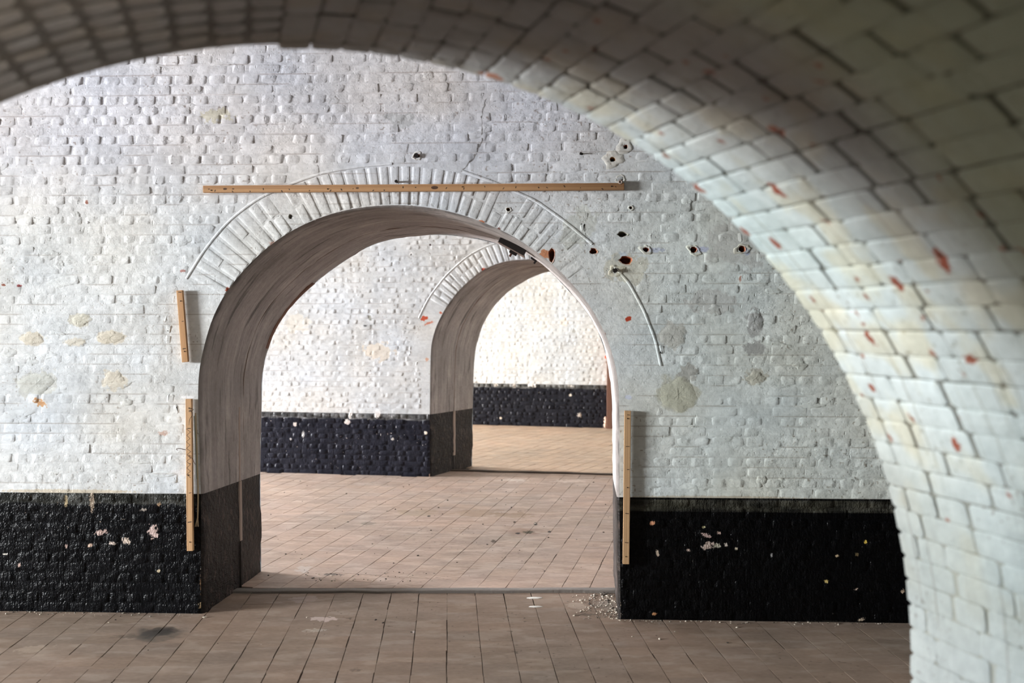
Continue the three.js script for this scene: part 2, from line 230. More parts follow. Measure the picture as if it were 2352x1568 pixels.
const floorMarks2 = marksAt(spotFloor([[1205, 1224, 60, 12, 0, [140, 112, 94], 0.6, 0.6, 0.2], [1190, 1228, 6, 2, 0, [50, 40, 34], 1, 0.5], [1262, 1224, 4, 2, 0, [50, 40, 34], 1, 0.4], [1215, 1225, 12, 3, 0, [70, 62, 44], 0.9, 0.8], [1230, 1206, 4, 4, 0, [50, 40, 34], 1, 0.5], [1133, 1246, 6, 4, 0, [80, 64, 50], 0.9, 0.7], [1100, 1180, 60, 8, 0, [160, 136, 112], 0.5, 0.8], [845, 1205, 18, 4, 0, [150, 136, 122], 0.9, 0.3], [985, 1188, 4, 2, 0, [70, 60, 50], 1, 0.4], [1180, 1185, 50, 6, 0, [150, 126, 100], 0.5, 0.9], [960, 1180, 40, 8, 0, [170, 150, 126], 0.5, 0.9], [1180, 1105, 40, 3, 0, [226, 216, 204], 0.6, 0.9], [1310, 1107, 34, 4, 0, [222, 206, 194], 0.6, 0.8], [765, 1323, 20, 3, 0, [80, 72, 66], 0.6, 0.9], [700, 1310, 20, 8, 0, [206, 200, 196], 0.6, 0.8]]));
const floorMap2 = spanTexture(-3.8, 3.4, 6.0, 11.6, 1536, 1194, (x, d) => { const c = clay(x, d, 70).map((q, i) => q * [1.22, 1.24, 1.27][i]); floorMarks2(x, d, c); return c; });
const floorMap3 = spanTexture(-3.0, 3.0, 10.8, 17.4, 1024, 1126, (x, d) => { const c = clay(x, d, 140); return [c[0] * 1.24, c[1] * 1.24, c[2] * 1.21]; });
const clayRelief = tileTexture(1.2, 512, ((f) => (x, y) => { const v = f(x, y); return [v, v, v]; })(tiled(1.2, (x, y) => 128 + (fbm(x * 30, y * 50, 4) - 0.5) * 200)), false);
const woodMap = (() => {                                       // sawn softwood with pencil ticks, knots and old nail holes
  const c = document.createElement('canvas'), g = c.getContext('2d'), r = rng(77); c.width = 2048; c.height = 256;
  for (let row = 0; row < 4; row++) {
    const y0 = row * 64; g.fillStyle = ['#bd9068', '#c99a6e', '#d6ae84', '#c4a27c'][row]; g.fillRect(0, y0, 2048, 64);
    for (let i = 0; i < 90; i++) { const y = y0 + r() * 64, w = r() * 5; g.strokeStyle = `rgba(${r() < 0.5 ? '120,72,34' : '226,184,130'},${0.08 + r() * 0.22})`; g.lineWidth = 0.6 + r() * 1.6; g.beginPath(); g.moveTo(0, y); for (let x = 0; x <= 2048; x += 128) g.lineTo(x, clamp(y + Math.sin(x * 0.004 + i) * w, y0 + 1, y0 + 63)); g.stroke(); }
    const n = row === 0 ? 26 : 9;
    for (let i = 0; i < n; i++) { const x = 40 + (i + r() * 0.8) * 2000 / n, y = y0 + 18 + r() * 30; g.strokeStyle = 'rgba(38,24,14,0.85)'; g.lineWidth = 3 + r() * 3; g.beginPath(); if (row) { g.moveTo(x, y0 + 12); g.lineTo(x + (r() - 0.5) * 10, y0 + 30 + r() * 20); } else { g.moveTo(x, y); g.lineTo(x + (r() - 0.5) * 16, y + 8 + r() * 8); } g.stroke(); }
    if (!row) { for (const [x, w] of [[1136, 17], [30, 5], [110, 10], [150, 6], [760, 8]]) { g.fillStyle = 'rgba(66,40,22,0.85)'; g.beginPath(); g.ellipse(x, y0 + 32, w, w * 0.8, 0, 0, 7); g.fill(); } const q = g.createLinearGradient(1500, 0, 2048, 0); q.addColorStop(0, 'rgba(70,44,20,0)'); q.addColorStop(1, 'rgba(70,44,20,0.45)'); g.fillStyle = q; g.fillRect(1500, y0, 548, 64); }
    if (row === 2) { g.strokeStyle = 'rgba(40,26,16,0.8)'; g.lineWidth = 3; g.beginPath(); for (let i = 0; i < 16; i++) g.lineTo(200 + i * 22, y0 + (i % 2 ? 14 : 50) + r() * 6); g.stroke(); }
  }
  const t = new THREE.CanvasTexture(c); t.colorSpace = THREE.SRGBColorSpace; t.wrapS = THREE.RepeatWrapping; return t;
})();

// ------------------------------------------------------------------ materials
const std = (o) => new THREE.MeshStandardMaterial(o);
const paint = (map, relief = 0.0042) => std({ map, bumpMap: limewashRelief, bumpScale: relief, roughness: 0.82, vertexColors: true });
const tar = (map, relief = 0.0075) => new THREE.MeshPhysicalMaterial({ specularIntensity: 0.2, map, bumpMap: tarRelief, bumpScale: relief, roughness: 0.32, vertexColors: true });
const MAT = {
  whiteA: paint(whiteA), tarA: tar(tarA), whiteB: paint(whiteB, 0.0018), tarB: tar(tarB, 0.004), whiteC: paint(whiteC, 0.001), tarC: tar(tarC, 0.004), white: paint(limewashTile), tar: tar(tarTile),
  reveal: std({ map: revealTile, bumpMap: revealRelief, bumpScale: 0.008, roughness: 0.9 }), revealTar: new THREE.MeshPhysicalMaterial({ specularIntensity: 0.4, map: revealTarTile, bumpMap: tarRelief, bumpScale: 0.008, roughness: 0.55 }),
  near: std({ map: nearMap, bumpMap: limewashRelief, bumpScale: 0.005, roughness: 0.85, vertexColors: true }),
  plain: std({ map: again(limewashTile, 3.2), roughness: 0.9 }), vault: std({ color: 0xc9c4bc, roughness: 0.95 }),
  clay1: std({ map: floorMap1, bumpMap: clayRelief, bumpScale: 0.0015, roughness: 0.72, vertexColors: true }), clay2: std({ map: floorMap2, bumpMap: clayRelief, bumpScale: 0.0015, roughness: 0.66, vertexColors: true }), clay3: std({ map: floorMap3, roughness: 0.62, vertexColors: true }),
  bed: std({ color: 0x4a3d34, roughness: 0.95 }), concrete: std({ color: 0x77706a, bumpMap: again(clayRelief, 0.5), bumpScale: 0.004, roughness: 0.92 }),
  wood: std({ map: woodMap, roughness: 0.7 }), iron: std({ color: 0x1d1512, roughness: 0.6, metalness: 0.3 }), rust: std({ color: 0x5b3222, roughness: 0.85 }), brownWood: std({ color: 0x6f4c3c, roughness: 0.8 }), umber: std({ color: 0x7d6a60, roughness: 0.8 }),
  hole: std({ vertexColors: true, roughness: 0.95 }), cord: std({ color: 0xb9a88a, roughness: 0.95 }), chalk: std({ color: 0xf3f0ea, roughness: 0.9 }), rubble: std({ vertexColors: true, roughness: 0.95 }),
  strip: std({ color: 0xa08f84, roughness: 0.9 }), windowFrame: std({ color: 0x8f9296, roughness: 0.6 }),
};

// ------------------------------------------------------------------ brick building
const flat = (a, b, p) => [a, b, p];
// A limewashed brick: a cushion over [a0,a1] x [b0,b1] of a surface map(a, b, p), p metres proud, edges sunk into the joint. 24 vertices, 30 triangles.
function cushion(map, a0, a1, b0, b1, r, { proud = 0.005, bevelA = 0.01, bevelB = 0.009, jitter = 0.003, tone = 1, uv = null, sink = 0.003, tilt = 1 } = {}) {
  const L = a1 - a0, H = b1 - b0, ba = Math.min(bevelA, L * 0.3), bb = Math.min(bevelB, H * 0.3), as = [0, ba, L * 0.36, L * 0.66, L - ba, L], bs = [0, bb, H - bb, H];
  const P = [], T = [], C = [], I = [], ta = (r() - 0.5) * 0.005 * tilt, tb = (r() - 0.5) * 0.004 * tilt, ja = jitter / Math.max(H, 1e-4), scale = bevelA / 0.01;
  for (let j = 0; j < 4; j++) for (let i = 0; i < 6; i++) {
    const edge = i === 0 || i === 5 || j === 0 || j === 3, corner = (i === 0 || i === 5) && (j === 0 || j === 3);
    let a = a0 + as[i], b = b0 + bs[j];
    if (corner) { a += (i ? -1 : 1) * ba * (0.3 + r() * 0.5); b += (j ? -1 : 1) * bb * (0.3 + r() * 0.5); }
    a += (r() - 0.5) * jitter * scale; b += (r() - 0.5) * jitter;
    const p = edge ? -sink : proud + ta * (as[i] / L - 0.5) * 2 + tb * (bs[j] / H - 0.5) * 2 + (r() - 0.5) * 0.0022;
    const q = map(a, b, p); P.push(...q);
    const w = uv ? uv(a, b, q) : [q[0], q[1]]; T.push(w[0], w[1]);
    C.push(tone, tone, tone);
  }
  for (let j = 0; j < 3; j++) for (let i = 0; i < 5; i++) { const k = j * 6 + i; I.push(k, k + 1, k + 7, k, k + 7, k + 6); }
  return buffer(P, T, I, C);
}
function polygonFlat(points, h, tone = 1, holes = []) {        // a flat face in a wall's own plane, uv in metres
  const s = new THREE.Shape(points.map(([x, y]) => new THREE.Vector2(x, y)));
  for (const q of holes) s.holes.push(new THREE.Path(q.map(([x, y]) => new THREE.Vector2(x, y))));
  const g = new THREE.ShapeGeometry(s), n = g.attributes.position.count, p = g.attributes.position;
  g.setAttribute('uv', new THREE.Float32BufferAttribute(Array.from({ length: n * 2 }, (_, i) => (i % 2 ? p.getY(i >> 1) : p.getX(i >> 1))), 2));
  g.setAttribute('color', new THREE.Float32BufferAttribute(new Array(n * 3).fill(tone), 3));
  g.translate(0, 0, h);
  return g;
}
const lengthOf = (q) => q.reduce((s, p, i) => s + (i ? Math.hypot(p[0] - q[i - 1][0], p[1] - q[i - 1][1]) : 0), 0);
function resample(q, n) {
  const L = lengthOf(q), out = []; let i = 1, run = 0;
  for (let k = 0; k < n; k++) {
    const want = L * k / (n - 1);
    while (i < q.length - 1 && run + Math.hypot(q[i][0] - q[i - 1][0], q[i][1] - q[i - 1][1]) < want) { run += Math.hypot(q[i][0] - q[i - 1][0], q[i][1] - q[i - 1][1]); i++; }
    const seg = Math.hypot(q[i][0] - q[i - 1][0], q[i][1] - q[i - 1][1]), t = clamp((want - run) / seg); out.push([lerp(q[i - 1][0], q[i][0], t), lerp(q[i - 1][1], q[i][1], t)]);
  }
  return out;
}
function relaxed(q, times) { let p = q; for (let k = 0; k < times; k++) p = p.map((c, i) => (i === 0 || i === p.length - 1 ? c : [(p[i - 1][0] + 2 * c[0] + p[i + 1][0]) / 4, (p[i - 1][1] + 2 * c[1] + p[i + 1][1]) / 4])); return p; }
function outward(q, by) { return q.map((c, i) => { const a = q[Math.max(0, i - 1)], b = q[Math.min(q.length - 1, i + 1)], dx = b[0] - a[0], dy = b[1] - a[1], l = Math.hypot(dx, dy) || 1, k = typeof by === 'function' ? by(i) : by; return [c[0] - dy / l * k, c[1] + dx / l * k]; }); }
// a profile runs from the left foot over the crown to the right foot; it is cut into left leg (below the dado line), arch and right leg
function sections(points, cutLeft, cutRight, nLeg, nArch) {
  const top = points.reduce((m, p, i) => (p[1] > points[m][1] ? i : m), 0);
  const cross = (i, v) => { const a = points[i], b = points[i + 1], t = (v - a[1]) / (b[1] - a[1]); return [lerp(a[0], b[0], t), v]; };
  let l = 0; while (!(points[l][1] <= cutLeft && points[l + 1][1] > cutLeft)) l++;
  let r = points.length - 2; while (!(points[r + 1][1] <= cutRight && points[r][1] > cutRight) && r > top) r--;
  const cl = cross(l, cutLeft), cr = cross(r, cutRight);
  return [resample([...points.slice(0, l + 1), cl], nLeg), relaxed(resample([cl, ...points.slice(l + 1, r + 1), cr], nArch), 3), resample([cr, ...points.slice(r + 1)], nLeg)];
}
function crossings(q, v) { const xs = []; for (let i = 1; i < q.length; i++) { const a = q[i - 1], b = q[i]; if ((a[1] - v) * (b[1] - v) <= 0 && a[1] !== b[1]) xs.push(lerp(a[0], b[0], (v - a[1]) / (b[1] - a[1]))); } return xs; }
function gapBetween(q, v0, v1) { let lo = Infinity, hi = -Infinity; for (const t of [0, 0.5, 1]) for (const x of crossings(q, lerp(v0, v1, t))) { lo = Math.min(lo, x); hi = Math.max(hi, x); } return lo < hi ? [lo, hi] : null; }
function revealGeometry(front, back, depth, r, arcStart, { rows = 12, rough = 0.006, chip = 0.007 } = {}) {
  const n = front.length, P = [], T = [], I = []; let arc = arcStart;
  for (let i = 0; i < n; i++) {
    if (i) arc += Math.hypot(front[i][0] - front[i - 1][0], front[i][1] - front[i - 1][1]);
    const a = front[Math.max(0, i - 1)], b = front[Math.min(n - 1, i + 1)], dx = b[0] - a[0], dy = b[1] - a[1], l = Math.hypot(dx, dy) || 1, nx = -dy / l, ny = dx / l;
    for (let k = 0; k <= rows; k++) {
      const t = k === 0 ? 0 : k === 1 ? 0.014 : k === rows ? 1 : lerp(0.014, 1, (k - 1) / (rows - 1));
      const ends = i === 0 || i === n - 1, bump = k === 0 ? 0.014 : (fbm(arc * 9, t * depth * 7 + arcStart, 3) - 0.5) * 2 * rough + (k === 1 || k === rows ? (noise(arc * 45 + k, 3) - 0.3) * chip : 0);
      const m = ends && k > 1 && k < rows ? 0 : bump;
      P.push(lerp(front[i][0], back[i][0], t) + nx * m, lerp(front[i][1], back[i][1], t) + ny * m, -depth * t); T.push(arc, depth * t);
    }
  }
  for (let i = 0; i < n - 1; i++) for (let k = 0; k < rows; k++) { const q = i * (rows + 1) + k; I.push(q, q + 1, q + rows + 2, q, q + rows + 2, q + rows + 1); }
  return buffer(P, T, I);
}
function ribbon(front, back, depth, d0, d1, proud, thick = 0.004) {  // a strip that follows the arch between two depths
  const P = [], T = [], I = [], n = front.length;
  front.forEach((f, i) => {
    const a = front[Math.max(0, i - 1)], b = front[Math.min(n - 1, i + 1)], dx = b[0] - a[0], dy = b[1] - a[1], l = Math.hypot(dx, dy) || 1;
    const wob = (noise(i * 0.7, d0 * 50) - 0.5) * 0.01;
    for (const [d, p] of [[d0, -thick], [d0 + 0.003, proud], [d1 - 0.003, proud], [d1, -thick]]) { const t = (d + wob) / depth; P.push(lerp(f[0], back[i][0], t) + dy / l * p, lerp(f[1], back[i][1], t) - dx / l * p, -d - wob); T.push(i * 0.02, d); }
  });
  for (let i = 0; i < n - 1; i++) for (let k = 0; k < 3; k++) { const q = i * 4 + k; I.push(q, q + 1, q + 5, q, q + 5, q + 4); }
  return buffer(P, T, I);
}
function blob(u, v, rx, ry, turn, r, { proud = 0.005, tone = [1, 1, 1], rag = 0.25, inner = 0, n = 22 } = {}) {  // a patch of plaster on a wall; inner > 0 leaves a hole in it
  const P = [], T = [], C = [], I = [], c = Math.cos(turn), s = Math.sin(turn), ph = r() * 50, rings = inner > 0 ? [[inner, proud * 0.6], [lerp(inner, 1, 0.4), proud], [0.85, proud * 0.7], [1, -0.003]] : [[0.02, proud], [0.5, proud], [0.85, proud * 0.75], [1, -0.003]];
  for (const [k, p] of rings) for (let i = 0; i < n; i++) {
    const a = i / n * 2 * Math.PI, w = 1 + (fbm(Math.cos(a) * 1.6 + ph, Math.sin(a) * 1.6, 3) - 0.5) * 2.4 * rag * k, x = Math.cos(a) * rx * k * w, y = Math.sin(a) * ry * k * w, q = [u + x * c - y * s, v + x * s + y * c];
    P.push(q[0], q[1], p + (k < 1 ? (r() - 0.5) * 0.0015 : 0)); T.push(q[0], q[1]); C.push(...tone);
  }
  for (let k = 0; k < 3; k++) for (let i = 0; i < n; i++) { const j = (i + 1) % n, a = k * n + i, b = k * n + j; I.push(a, a + n, b + n, a, b + n, b); }
  return buffer(P, T, I, C);
}
function pitGeometry(outline, depth, colours, r) {             // the inside of a drilled or broken-out hole
  const n = outline.length, P = [], T = [], C = [], I = []; let cu = 0, cv = 0; for (const p of outline) { cu += p[0] / n; cv += p[1] / n; }
  [[1.15, 0.001, 0], [0.97, -0.004, 1], [0.8, -depth * 0.4, 1], [0.62, -depth, 2], [0.02, -depth, 2]].forEach(([k, p, c]) => { for (const q of outline) { const w = k * (1 + (r() - 0.5) * 0.12); P.push(cu + (q[0] - cu) * w, cv + (q[1] - cv) * w, p + (r() - 0.5) * 0.003); T.push(q[0], q[1]); C.push(...colours[c].map((x) => x * (0.85 + r() * 0.3))); } });
  for (let k = 0; k < 4; k++) for (let i = 0; i < n; i++) { const j = (i + 1) % n, a = k * n + i, b = k * n + j; I.push(a, b, b + n, a, b + n, a + n); }
  return buffer(P, T, I, C);
}
// lay courses of brick on a wall: blocked(v0, v1) gives the interval kept free, skip(u, v) a reason to leave a brick out
function courses(W, { from, to, u0, u1, seed, gapAt, skip, proudAt }) {
  const r = rng(seed), out = [], first = Math.round(from / COURSE), last = Math.round(to / COURSE);
  for (let k = first; k < last; k++) {
    const v0 = k * COURSE + 0.0022, v1 = (k + 1) * COURSE - 0.0022, header = k % 2 === 1, gap = gapAt(v0, v1);
    let u = u0 + (header ? 0.05 : 0) + r() * 0.03;
    while (u < u1) {
      const len = (header ? 0.093 : r() < 0.2 ? 0.093 : 0.193) * (0.92 + r() * 0.14), joint = 0.005 + r() * r() * 0.016;
      let a = u, b = u + len; u = b + joint;
      const spare = r(), mid = (a + b) / 2, vm = (v0 + v1) / 2;
      if (gap) { if (a > gap[0] - 0.004 && b < gap[1] + 0.004) continue; if (a < gap[0] && b > gap[0]) b = gap[0] - 0.004; else if (a < gap[1] && b > gap[1]) a = gap[1] + 0.004; }
      if (b - a < 0.03) { r(); continue; }
      if (skip && skip(a, b, vm)) continue;
      const drop = spare < 0.16 ? 0.25 : 1, wave = (noise(mid * 1.5, k * 0.9 + seed) - 0.5) * 0.004;
      const q = W.sight((a + b) / 2, vm);
      out.push({ g: cushion(flat, a, b, v0 + wave + (r() - 0.5) * 0.004, v1 + wave + (r() - 0.5) * 0.004, r, { proud: proudAt(mid, vm) * drop * (0.6 + r() * 0.5), bevelA: 0.006 + r() * 0.018, bevelB: 0.004 + r() * 0.01, jitter: 0.0075, sink: 0.0012, tone: 0.965 + r() * 0.05 }), px: q[0], py: q[1], size: (b - a) * (v1 - v0) * q[2] * q[2], tar: vm < DADO });
    }
  }
  return out;
}
function layPieces(name, bricks, parent, pick, matOf, inView, limit = 300) {  // the bricks that show largest are parts; the rest are joined
  const shown = new Set(bricks.filter(inView).sort((a, b) => b.size - a.size).slice(0, limit)), rest = new Map();
  for (const b of bricks) {
    if (shown.has(b)) { const m = part(name, b.g, matOf(b), parent); if (b.paint) m.userData.label = b.paint; } else { const k = matOf(b); if (!rest.has(k)) rest.set(k, []); rest.get(k).push(b.g); }
  }
  for (const [m, list] of rest) stuffPart(pick, list, m, parent);
}

// ------------------------------------------------------------------ wall A: the lit wall with the first door arch
const sighted = (W, list, h = 0) => list.map(([x, y]) => W.local(x, y, h));
const archFrontA = [[467, 1420], [467, 1133], [461, 960], [460, 904], [461, 865], [465, 835], [472, 802], [491, 735], [516, 685], [547, 642], [582, 604], [617, 572], [660, 541], [708, 516], [755, 498], [801, 486], [848, 479], [908, 476], [955, 478], [1000, 484], [1049, 495], [1100, 512], [1164, 540], [1206, 566], [1249, 597], [1278, 622], [1300, 644], [1330, 678], [1349, 702], [1381, 757], [1394, 790], [1408, 837], [1415, 880], [1417, 935], [1417, 1147], [1420, 1436]];
const archBackA = [[600, 1324], [598, 1087], [601, 935], [603, 851], [612, 812], [629, 762], [656, 717], [688, 682], [730, 644], [765, 617], [800, 594], [840, 568], [888, 551], [940, 543], [996, 538], [1046, 541], [1098, 549], [1144, 560], [1190, 574], [1228, 592], [1256, 615], [1291, 651], [1326, 689], [1361, 735], [1385, 788], [1396, 833], [1404, 890], [1407, 960], [1408, 1142], [1410, 1338]];
const DEPTH_A = 0.936;
function makeWall(cfg) {                                        // the faces, reveal and back of a wall with a door arch
  const { W, group, front, back, depth, cutBack, mats, seed, holes = [] } = cfg, r = rng(seed);
  const F = sections(front, DADO, DADO, 14, 110), B = sections(back, cutBack[0], cutBack[1], 14, 110);
  const lip = F.map((q) => outward(q, 0.014)), uL = cfg.uL ?? -16.2, uR = cfg.uR ?? 6.2;
  part('limewashed_face', polygonFlat([[uL, DADO], ...lip[1], [uR, DADO], [uR, 4.1], [uL, 4.1]], 0, 0.98, holes), mats.white, group);
  part('tarred_dado', mergeGeometries([polygonFlat([[uL, -0.15], [lip[0][0][0], -0.15], ...lip[0], [uL, DADO]], 0), polygonFlat([...lip[2], [lip[2][13][0], -0.15], [uR, -0.15], [uR, DADO]], 0)]), mats.tar, group);
  const rear = polygonFlat([[uL, -0.15], [B[0][0][0], -0.15], ...B[0], ...B[1].slice(1), ...B[2].slice(1), [B[2][13][0], -0.15], [uR, -0.15], [uR, 4.1], [uL, 4.1]], 0);
  rear.scale(1, 1, -1); rear.translate(0, 0, -depth);
  part('rear_face', rear, MAT.white, group);
  let arc = 0;
  for (const i of [0, 1, 2]) {
    const g = revealGeometry(F[i], B[i], depth, r, arc, i === 1 ? {} : { rough: 0.009 }); arc += lengthOf(F[i]);
    part(i === 1 ? 'arch_soffit' : 'tarred_jamb', g, i === 1 ? MAT.reveal : MAT.revealTar, group);
  }
  return { F, B, lip };
}
const groupA = base('wall_front', 'white limewashed brick wall with a black tarred dado around the first arched doorway', 'wall', null, 'structure');
wallA.place(groupA);
const rA = rng(11);
// drilled and broken holes: [px, py, half width, half height, depth, what shows inside, patch half width, patch half height]
const HOLES = [[1407, 366, 6, 5, 0.05, 'ochre', 27, 25], [1437, 337, 4, 5, 0.05, 'red', 20, 20], [1267, 586, 7, 14, 0.05, 'red', 0, 0], [1363, 577, 8, 7, 0.05, 'red', 0, 0], [1437, 597, 15, 9, 0.06, 'red', 0, 0], [1413, 621, 5, 5, 0.05, 'dark', 22, 14], [1484, 573, 6, 5, 0.06, 'red', 17, 13], [1593, 573, 8, 7, 0.06, 'red', 19, 12], [1704, 572, 7, 7, 0.06, 'red', 20, 14], [1430, 538, 11, 6, 0.05, 'grey', 0, 0], [1335, 353, 4, 3, 0.04, 'dark', 0, 0], [1449, 477, 3, 3, 0.04, 'ochre', 7, 7], [1168, 481, 4, 4, 0.03, 'ochre', 8, 7], [667, 497, 4, 6, 0.03, 'grey', 0, 0], [958, 358, 7, 5, 0.04, 'red', 13, 10], [1425, 411, 7, 8, 0.05, 'dark', 14, 13]];
const INSIDE = { red: [[0.62, 0.42, 0.3], [0.42, 0.13, 0.06], [0.2, 0.08, 0.05]], dark: [[0.5, 0.46, 0.42], [0.12, 0.09, 0.08], [0.05, 0.04, 0.035]], ochre: [[0.6, 0.5, 0.36], [0.5, 0.26, 0.1], [0.1, 0.06, 0.04]], grey: [[0.55, 0.53, 0.48], [0.34, 0.31, 0.27], [0.2, 0.18, 0.15]] };
const pits = HOLES.map(([px, py, rx, ry, depth, kind, prx, pry]) => {
  const [u, v] = wallA.local(px, py), k = wallA.sight(u, v)[2], n = 12;
  const outline = Array.from({ length: n }, (_, i) => { const a = i / n * 2 * Math.PI, w = 0.85 + rA() * 0.4; return [u + Math.cos(a) * rx / k * w, v + Math.sin(a) * ry / k * w]; });
  return { u, v, outline, depth, kind, rx: rx / k, ry: ry / k, prx: prx / k, pry: pry / k };
});
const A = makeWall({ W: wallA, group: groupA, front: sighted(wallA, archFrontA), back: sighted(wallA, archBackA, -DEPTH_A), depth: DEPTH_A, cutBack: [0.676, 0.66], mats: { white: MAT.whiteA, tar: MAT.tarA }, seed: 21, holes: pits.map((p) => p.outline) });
for (const p of pits) {
  part('broken_hole', pitGeometry(p.outline, p.depth, INSIDE[p.kind], rA), MAT.hole, groupA);
  if (p.prx) part('plaster_patch', blob(p.u, p.v, p.prx, p.pry, rA() - 0.5, rA, { proud: 0.0032, tone: [0.98, 0.94, 0.86], rag: 0.5, inner: Math.min(0.6, 1.15 * Math.max(p.rx / p.prx, p.ry / p.pry)) }), MAT.whiteA, groupA);
}
// patches where plaster hides the brick: [px, py, half width, half height, turn, tint]
const PATCHES = [[85, 880, 50, 27, 0.15, [0.86, 0.87, 0.82]], [252, 775, 36, 16, 0.1, [0.95, 0.93, 0.88]], [75, 778, 30, 16, 0, [0.96, 0.94, 0.88]], [186, 735, 25, 17, 0, [0.95, 0.94, 0.88]], [172, 787, 28, 10, 0, [0.97, 0.95, 0.9]], [262, 872, 28, 24, 0.3, [0.98, 0.96, 0.92]], [1545, 772, 36, 30, 0, [0.9, 0.9, 0.87]], [1558, 906, 48, 42, -0.2, [0.9, 0.9, 0.82]], [1736, 868, 22, 18, 0, [0.95, 0.94, 0.88]], [1733, 735, 20, 27, 0, [0.82, 0.82, 0.83]], [1400, 410, 34, 14, 0.1, [1, 1, 1]]];
const patchesA = PATCHES.map(([px, py, rx, ry, turn, tone]) => { const [u, v] = wallA.local(px, py), k = wallA.sight(u, v)[2]; part('plaster_patch', blob(u, v, rx / k, ry / k, turn, rA, { proud: 0.0022, tone: tone.map((x) => 0.5 + x * 0.5), rag: 0.4, n: 30 }), MAT.whiteA, groupA); return [u, v, rx / k, ry / k]; });
const ringOut = sighted(wallA, [[428, 640], [470, 572], [520, 512], [560, 479], [600, 452], [650, 430], [690, 414], [750, 394], [835, 381], [900, 376], [985, 379], [1060, 392], [1140, 420], [1230, 460], [1300, 510], [1360, 560], [1400, 600], [1445, 650], [1480, 715], [1505, 780], [1518, 840]]);
const freeA = [...sighted(wallA, [[440, 1140], [432, 1000], [405, 900], [395, 760], [408, 680]]), ...ringOut, ...sighted(wallA, [[1512, 930], [1456, 952], [1452, 1160]])];
const edgeZero = [[0, 277], [63, 247], [158, 219], [263, 179], [379, 144], [526, 125], [700, 119], [800, 119], [940, 137], [1080, 172], [1252, 231], [1414, 316], [1589, 424], [1720, 537], [1815, 654], [1920, 809], [1987, 938], [2041, 1111], [2073, 1300], [2088, 1568]];
const belowEdge = (px, py) => { for (let i = 1; i < edgeZero.length; i++) if (px <= edgeZero[i][0]) return py > lerp(edgeZero[i - 1][1], edgeZero[i][1], (px - edgeZero[i - 1][0]) / (edgeZero[i][0] - edgeZero[i - 1][0])); return false; };
const hitsPatch = (a, b, v) => patchesA.some(([u, w, rx, ry]) => { const x = clamp(u, a, b) - u, y = clamp(w, v - 0.02, v + 0.02) - w; return (x / (rx * 0.72)) ** 2 + (y / (ry * 0.72)) ** 2 < 1; }) || pits.some((p) => { const x = clamp(p.u, a, b) - p.u, y = clamp(p.v, v - 0.024, v + 0.024) - p.v; return Math.hypot(x, y) < Math.max(p.rx, p.ry, p.prx * 0.7) + 0.006; });
const reliefA = (u, v) => (v < DADO ? 0.0042 : lerp(0.002, 0.0038, smooth(1.7, 2.8, v))) * (0.5 + 0.9 * fbm(u * 1.3, v * 1.6, 2));
const opening = [...A.lip[0], ...A.lip[1], ...A.lip[2]];
const insideA = (u, v, m) => { const g = gapBetween(freeA, v - m, v + m); return g && u > g[0] - m && u < g[1] + m; };
const bricksA = [
  ...courses(wallA, { from: 0, to: DADO, u0: -4.2, u1: 3.4, seed: 31, gapAt: (a, b) => gapBetween(opening, a, b), proudAt: reliefA }),
  ...courses(wallA, { from: DADO, to: 3.7, u0: -4.2, u1: 3.4, seed: 32, gapAt: (a, b) => gapBetween(freeA, a, b), skip: hitsPatch, proudAt: reliefA }),
];
{
  const r = rng(35), list = [];
  for (let i = 0; i < 240; i++) { const u = -3.4 + r() * 6, v = 0.76 + r() * 2.6; if (insideA(u, v, 0.09) || pits.some((p) => Math.hypot(p.u - u, p.v - v) < 0.16)) continue; const t = 0.95 + r() * 0.07; list.push(blob(u, v, 0.03 + r() * 0.1, 0.016 + r() * 0.03, (r() - 0.5) * 0.3, r, { proud: 0.0006 + r() * 0.0018, tone: [t, t, t * 0.99], rag: 0.5, n: 20 })); }
  stuffPart('limewash_smears', list, MAT.whiteA, groupA);
}
layPieces('brick', bricksA, groupA, 'brickwork', (b) => (b.tar ? MAT.tarA : MAT.whiteA), (b) => b.px > 0 && b.px < 2352 && b.py < 1568 && b.py > 0 && belowEdge(b.px, b.py));
// the ring of bricks on edge around the arch
function archRing(W, group, centre, inner, outer, from, to, pitch, mat, seed, keep) {
  const r = rng(seed), polar = (q) => q.map(([u, v]) => [Math.atan2(v - centre[1], u - centre[0]), Math.hypot(u - centre[0], v - centre[1])]).sort((a, b) => a[0] - b[0]);
  const at = (q, t) => { for (let i = 1; i < q.length; i++) if (t <= q[i][0]) return lerp(q[i - 1][1], q[i][1], clamp((t - q[i - 1][0]) / (q[i][0] - q[i - 1][0] || 1))); return q[q.length - 1][1]; };
  const I = polar(inner), O = polar(outer);
  for (let t = from; t < to;) {
    const w = pitch / 1.2 * (0.9 + r() * 0.2), ri = at(I, t + w / 2) + 0.014, ro = at(O, t + w / 2) - 0.014, cuts = r() < 0.45 ? [[ri, ro]] : (() => { const m = lerp(ri, ro, r() < 0.5 ? 0.5 : 0.34 + r() * 0.34); return [[ri, m - 0.004], [m + 0.004, ro]]; })();
    for (const [b0, b1] of cuts) {
      const map = (a, b, p) => [centre[0] + b * Math.cos(-a), centre[1] + b * Math.sin(-a), p], mid = map(-t - w / 2, (b0 + b1) / 2, 0);
      const fade = keep ? keep(t, mid) : 1; const spare = r();
      if (fade <= 0 || b1 - b0 < 0.03) continue;
      part('arch_brick', cushion(map, -t - w + 0.0032, -t - 0.0032, b0, b1, r, { proud: 0.0021 * fade * (0.7 + spare * 0.5), bevelA: 0.0045, bevelB: 0.006, jitter: 0.003, tilt: 0.5, tone: 0.96 + r() * 0.06, uv: (a, b, q) => [q[0], q[1]] }), mat, group);
    }
    t += w;
  }
}
const centreA = wallA.local(938, 905);
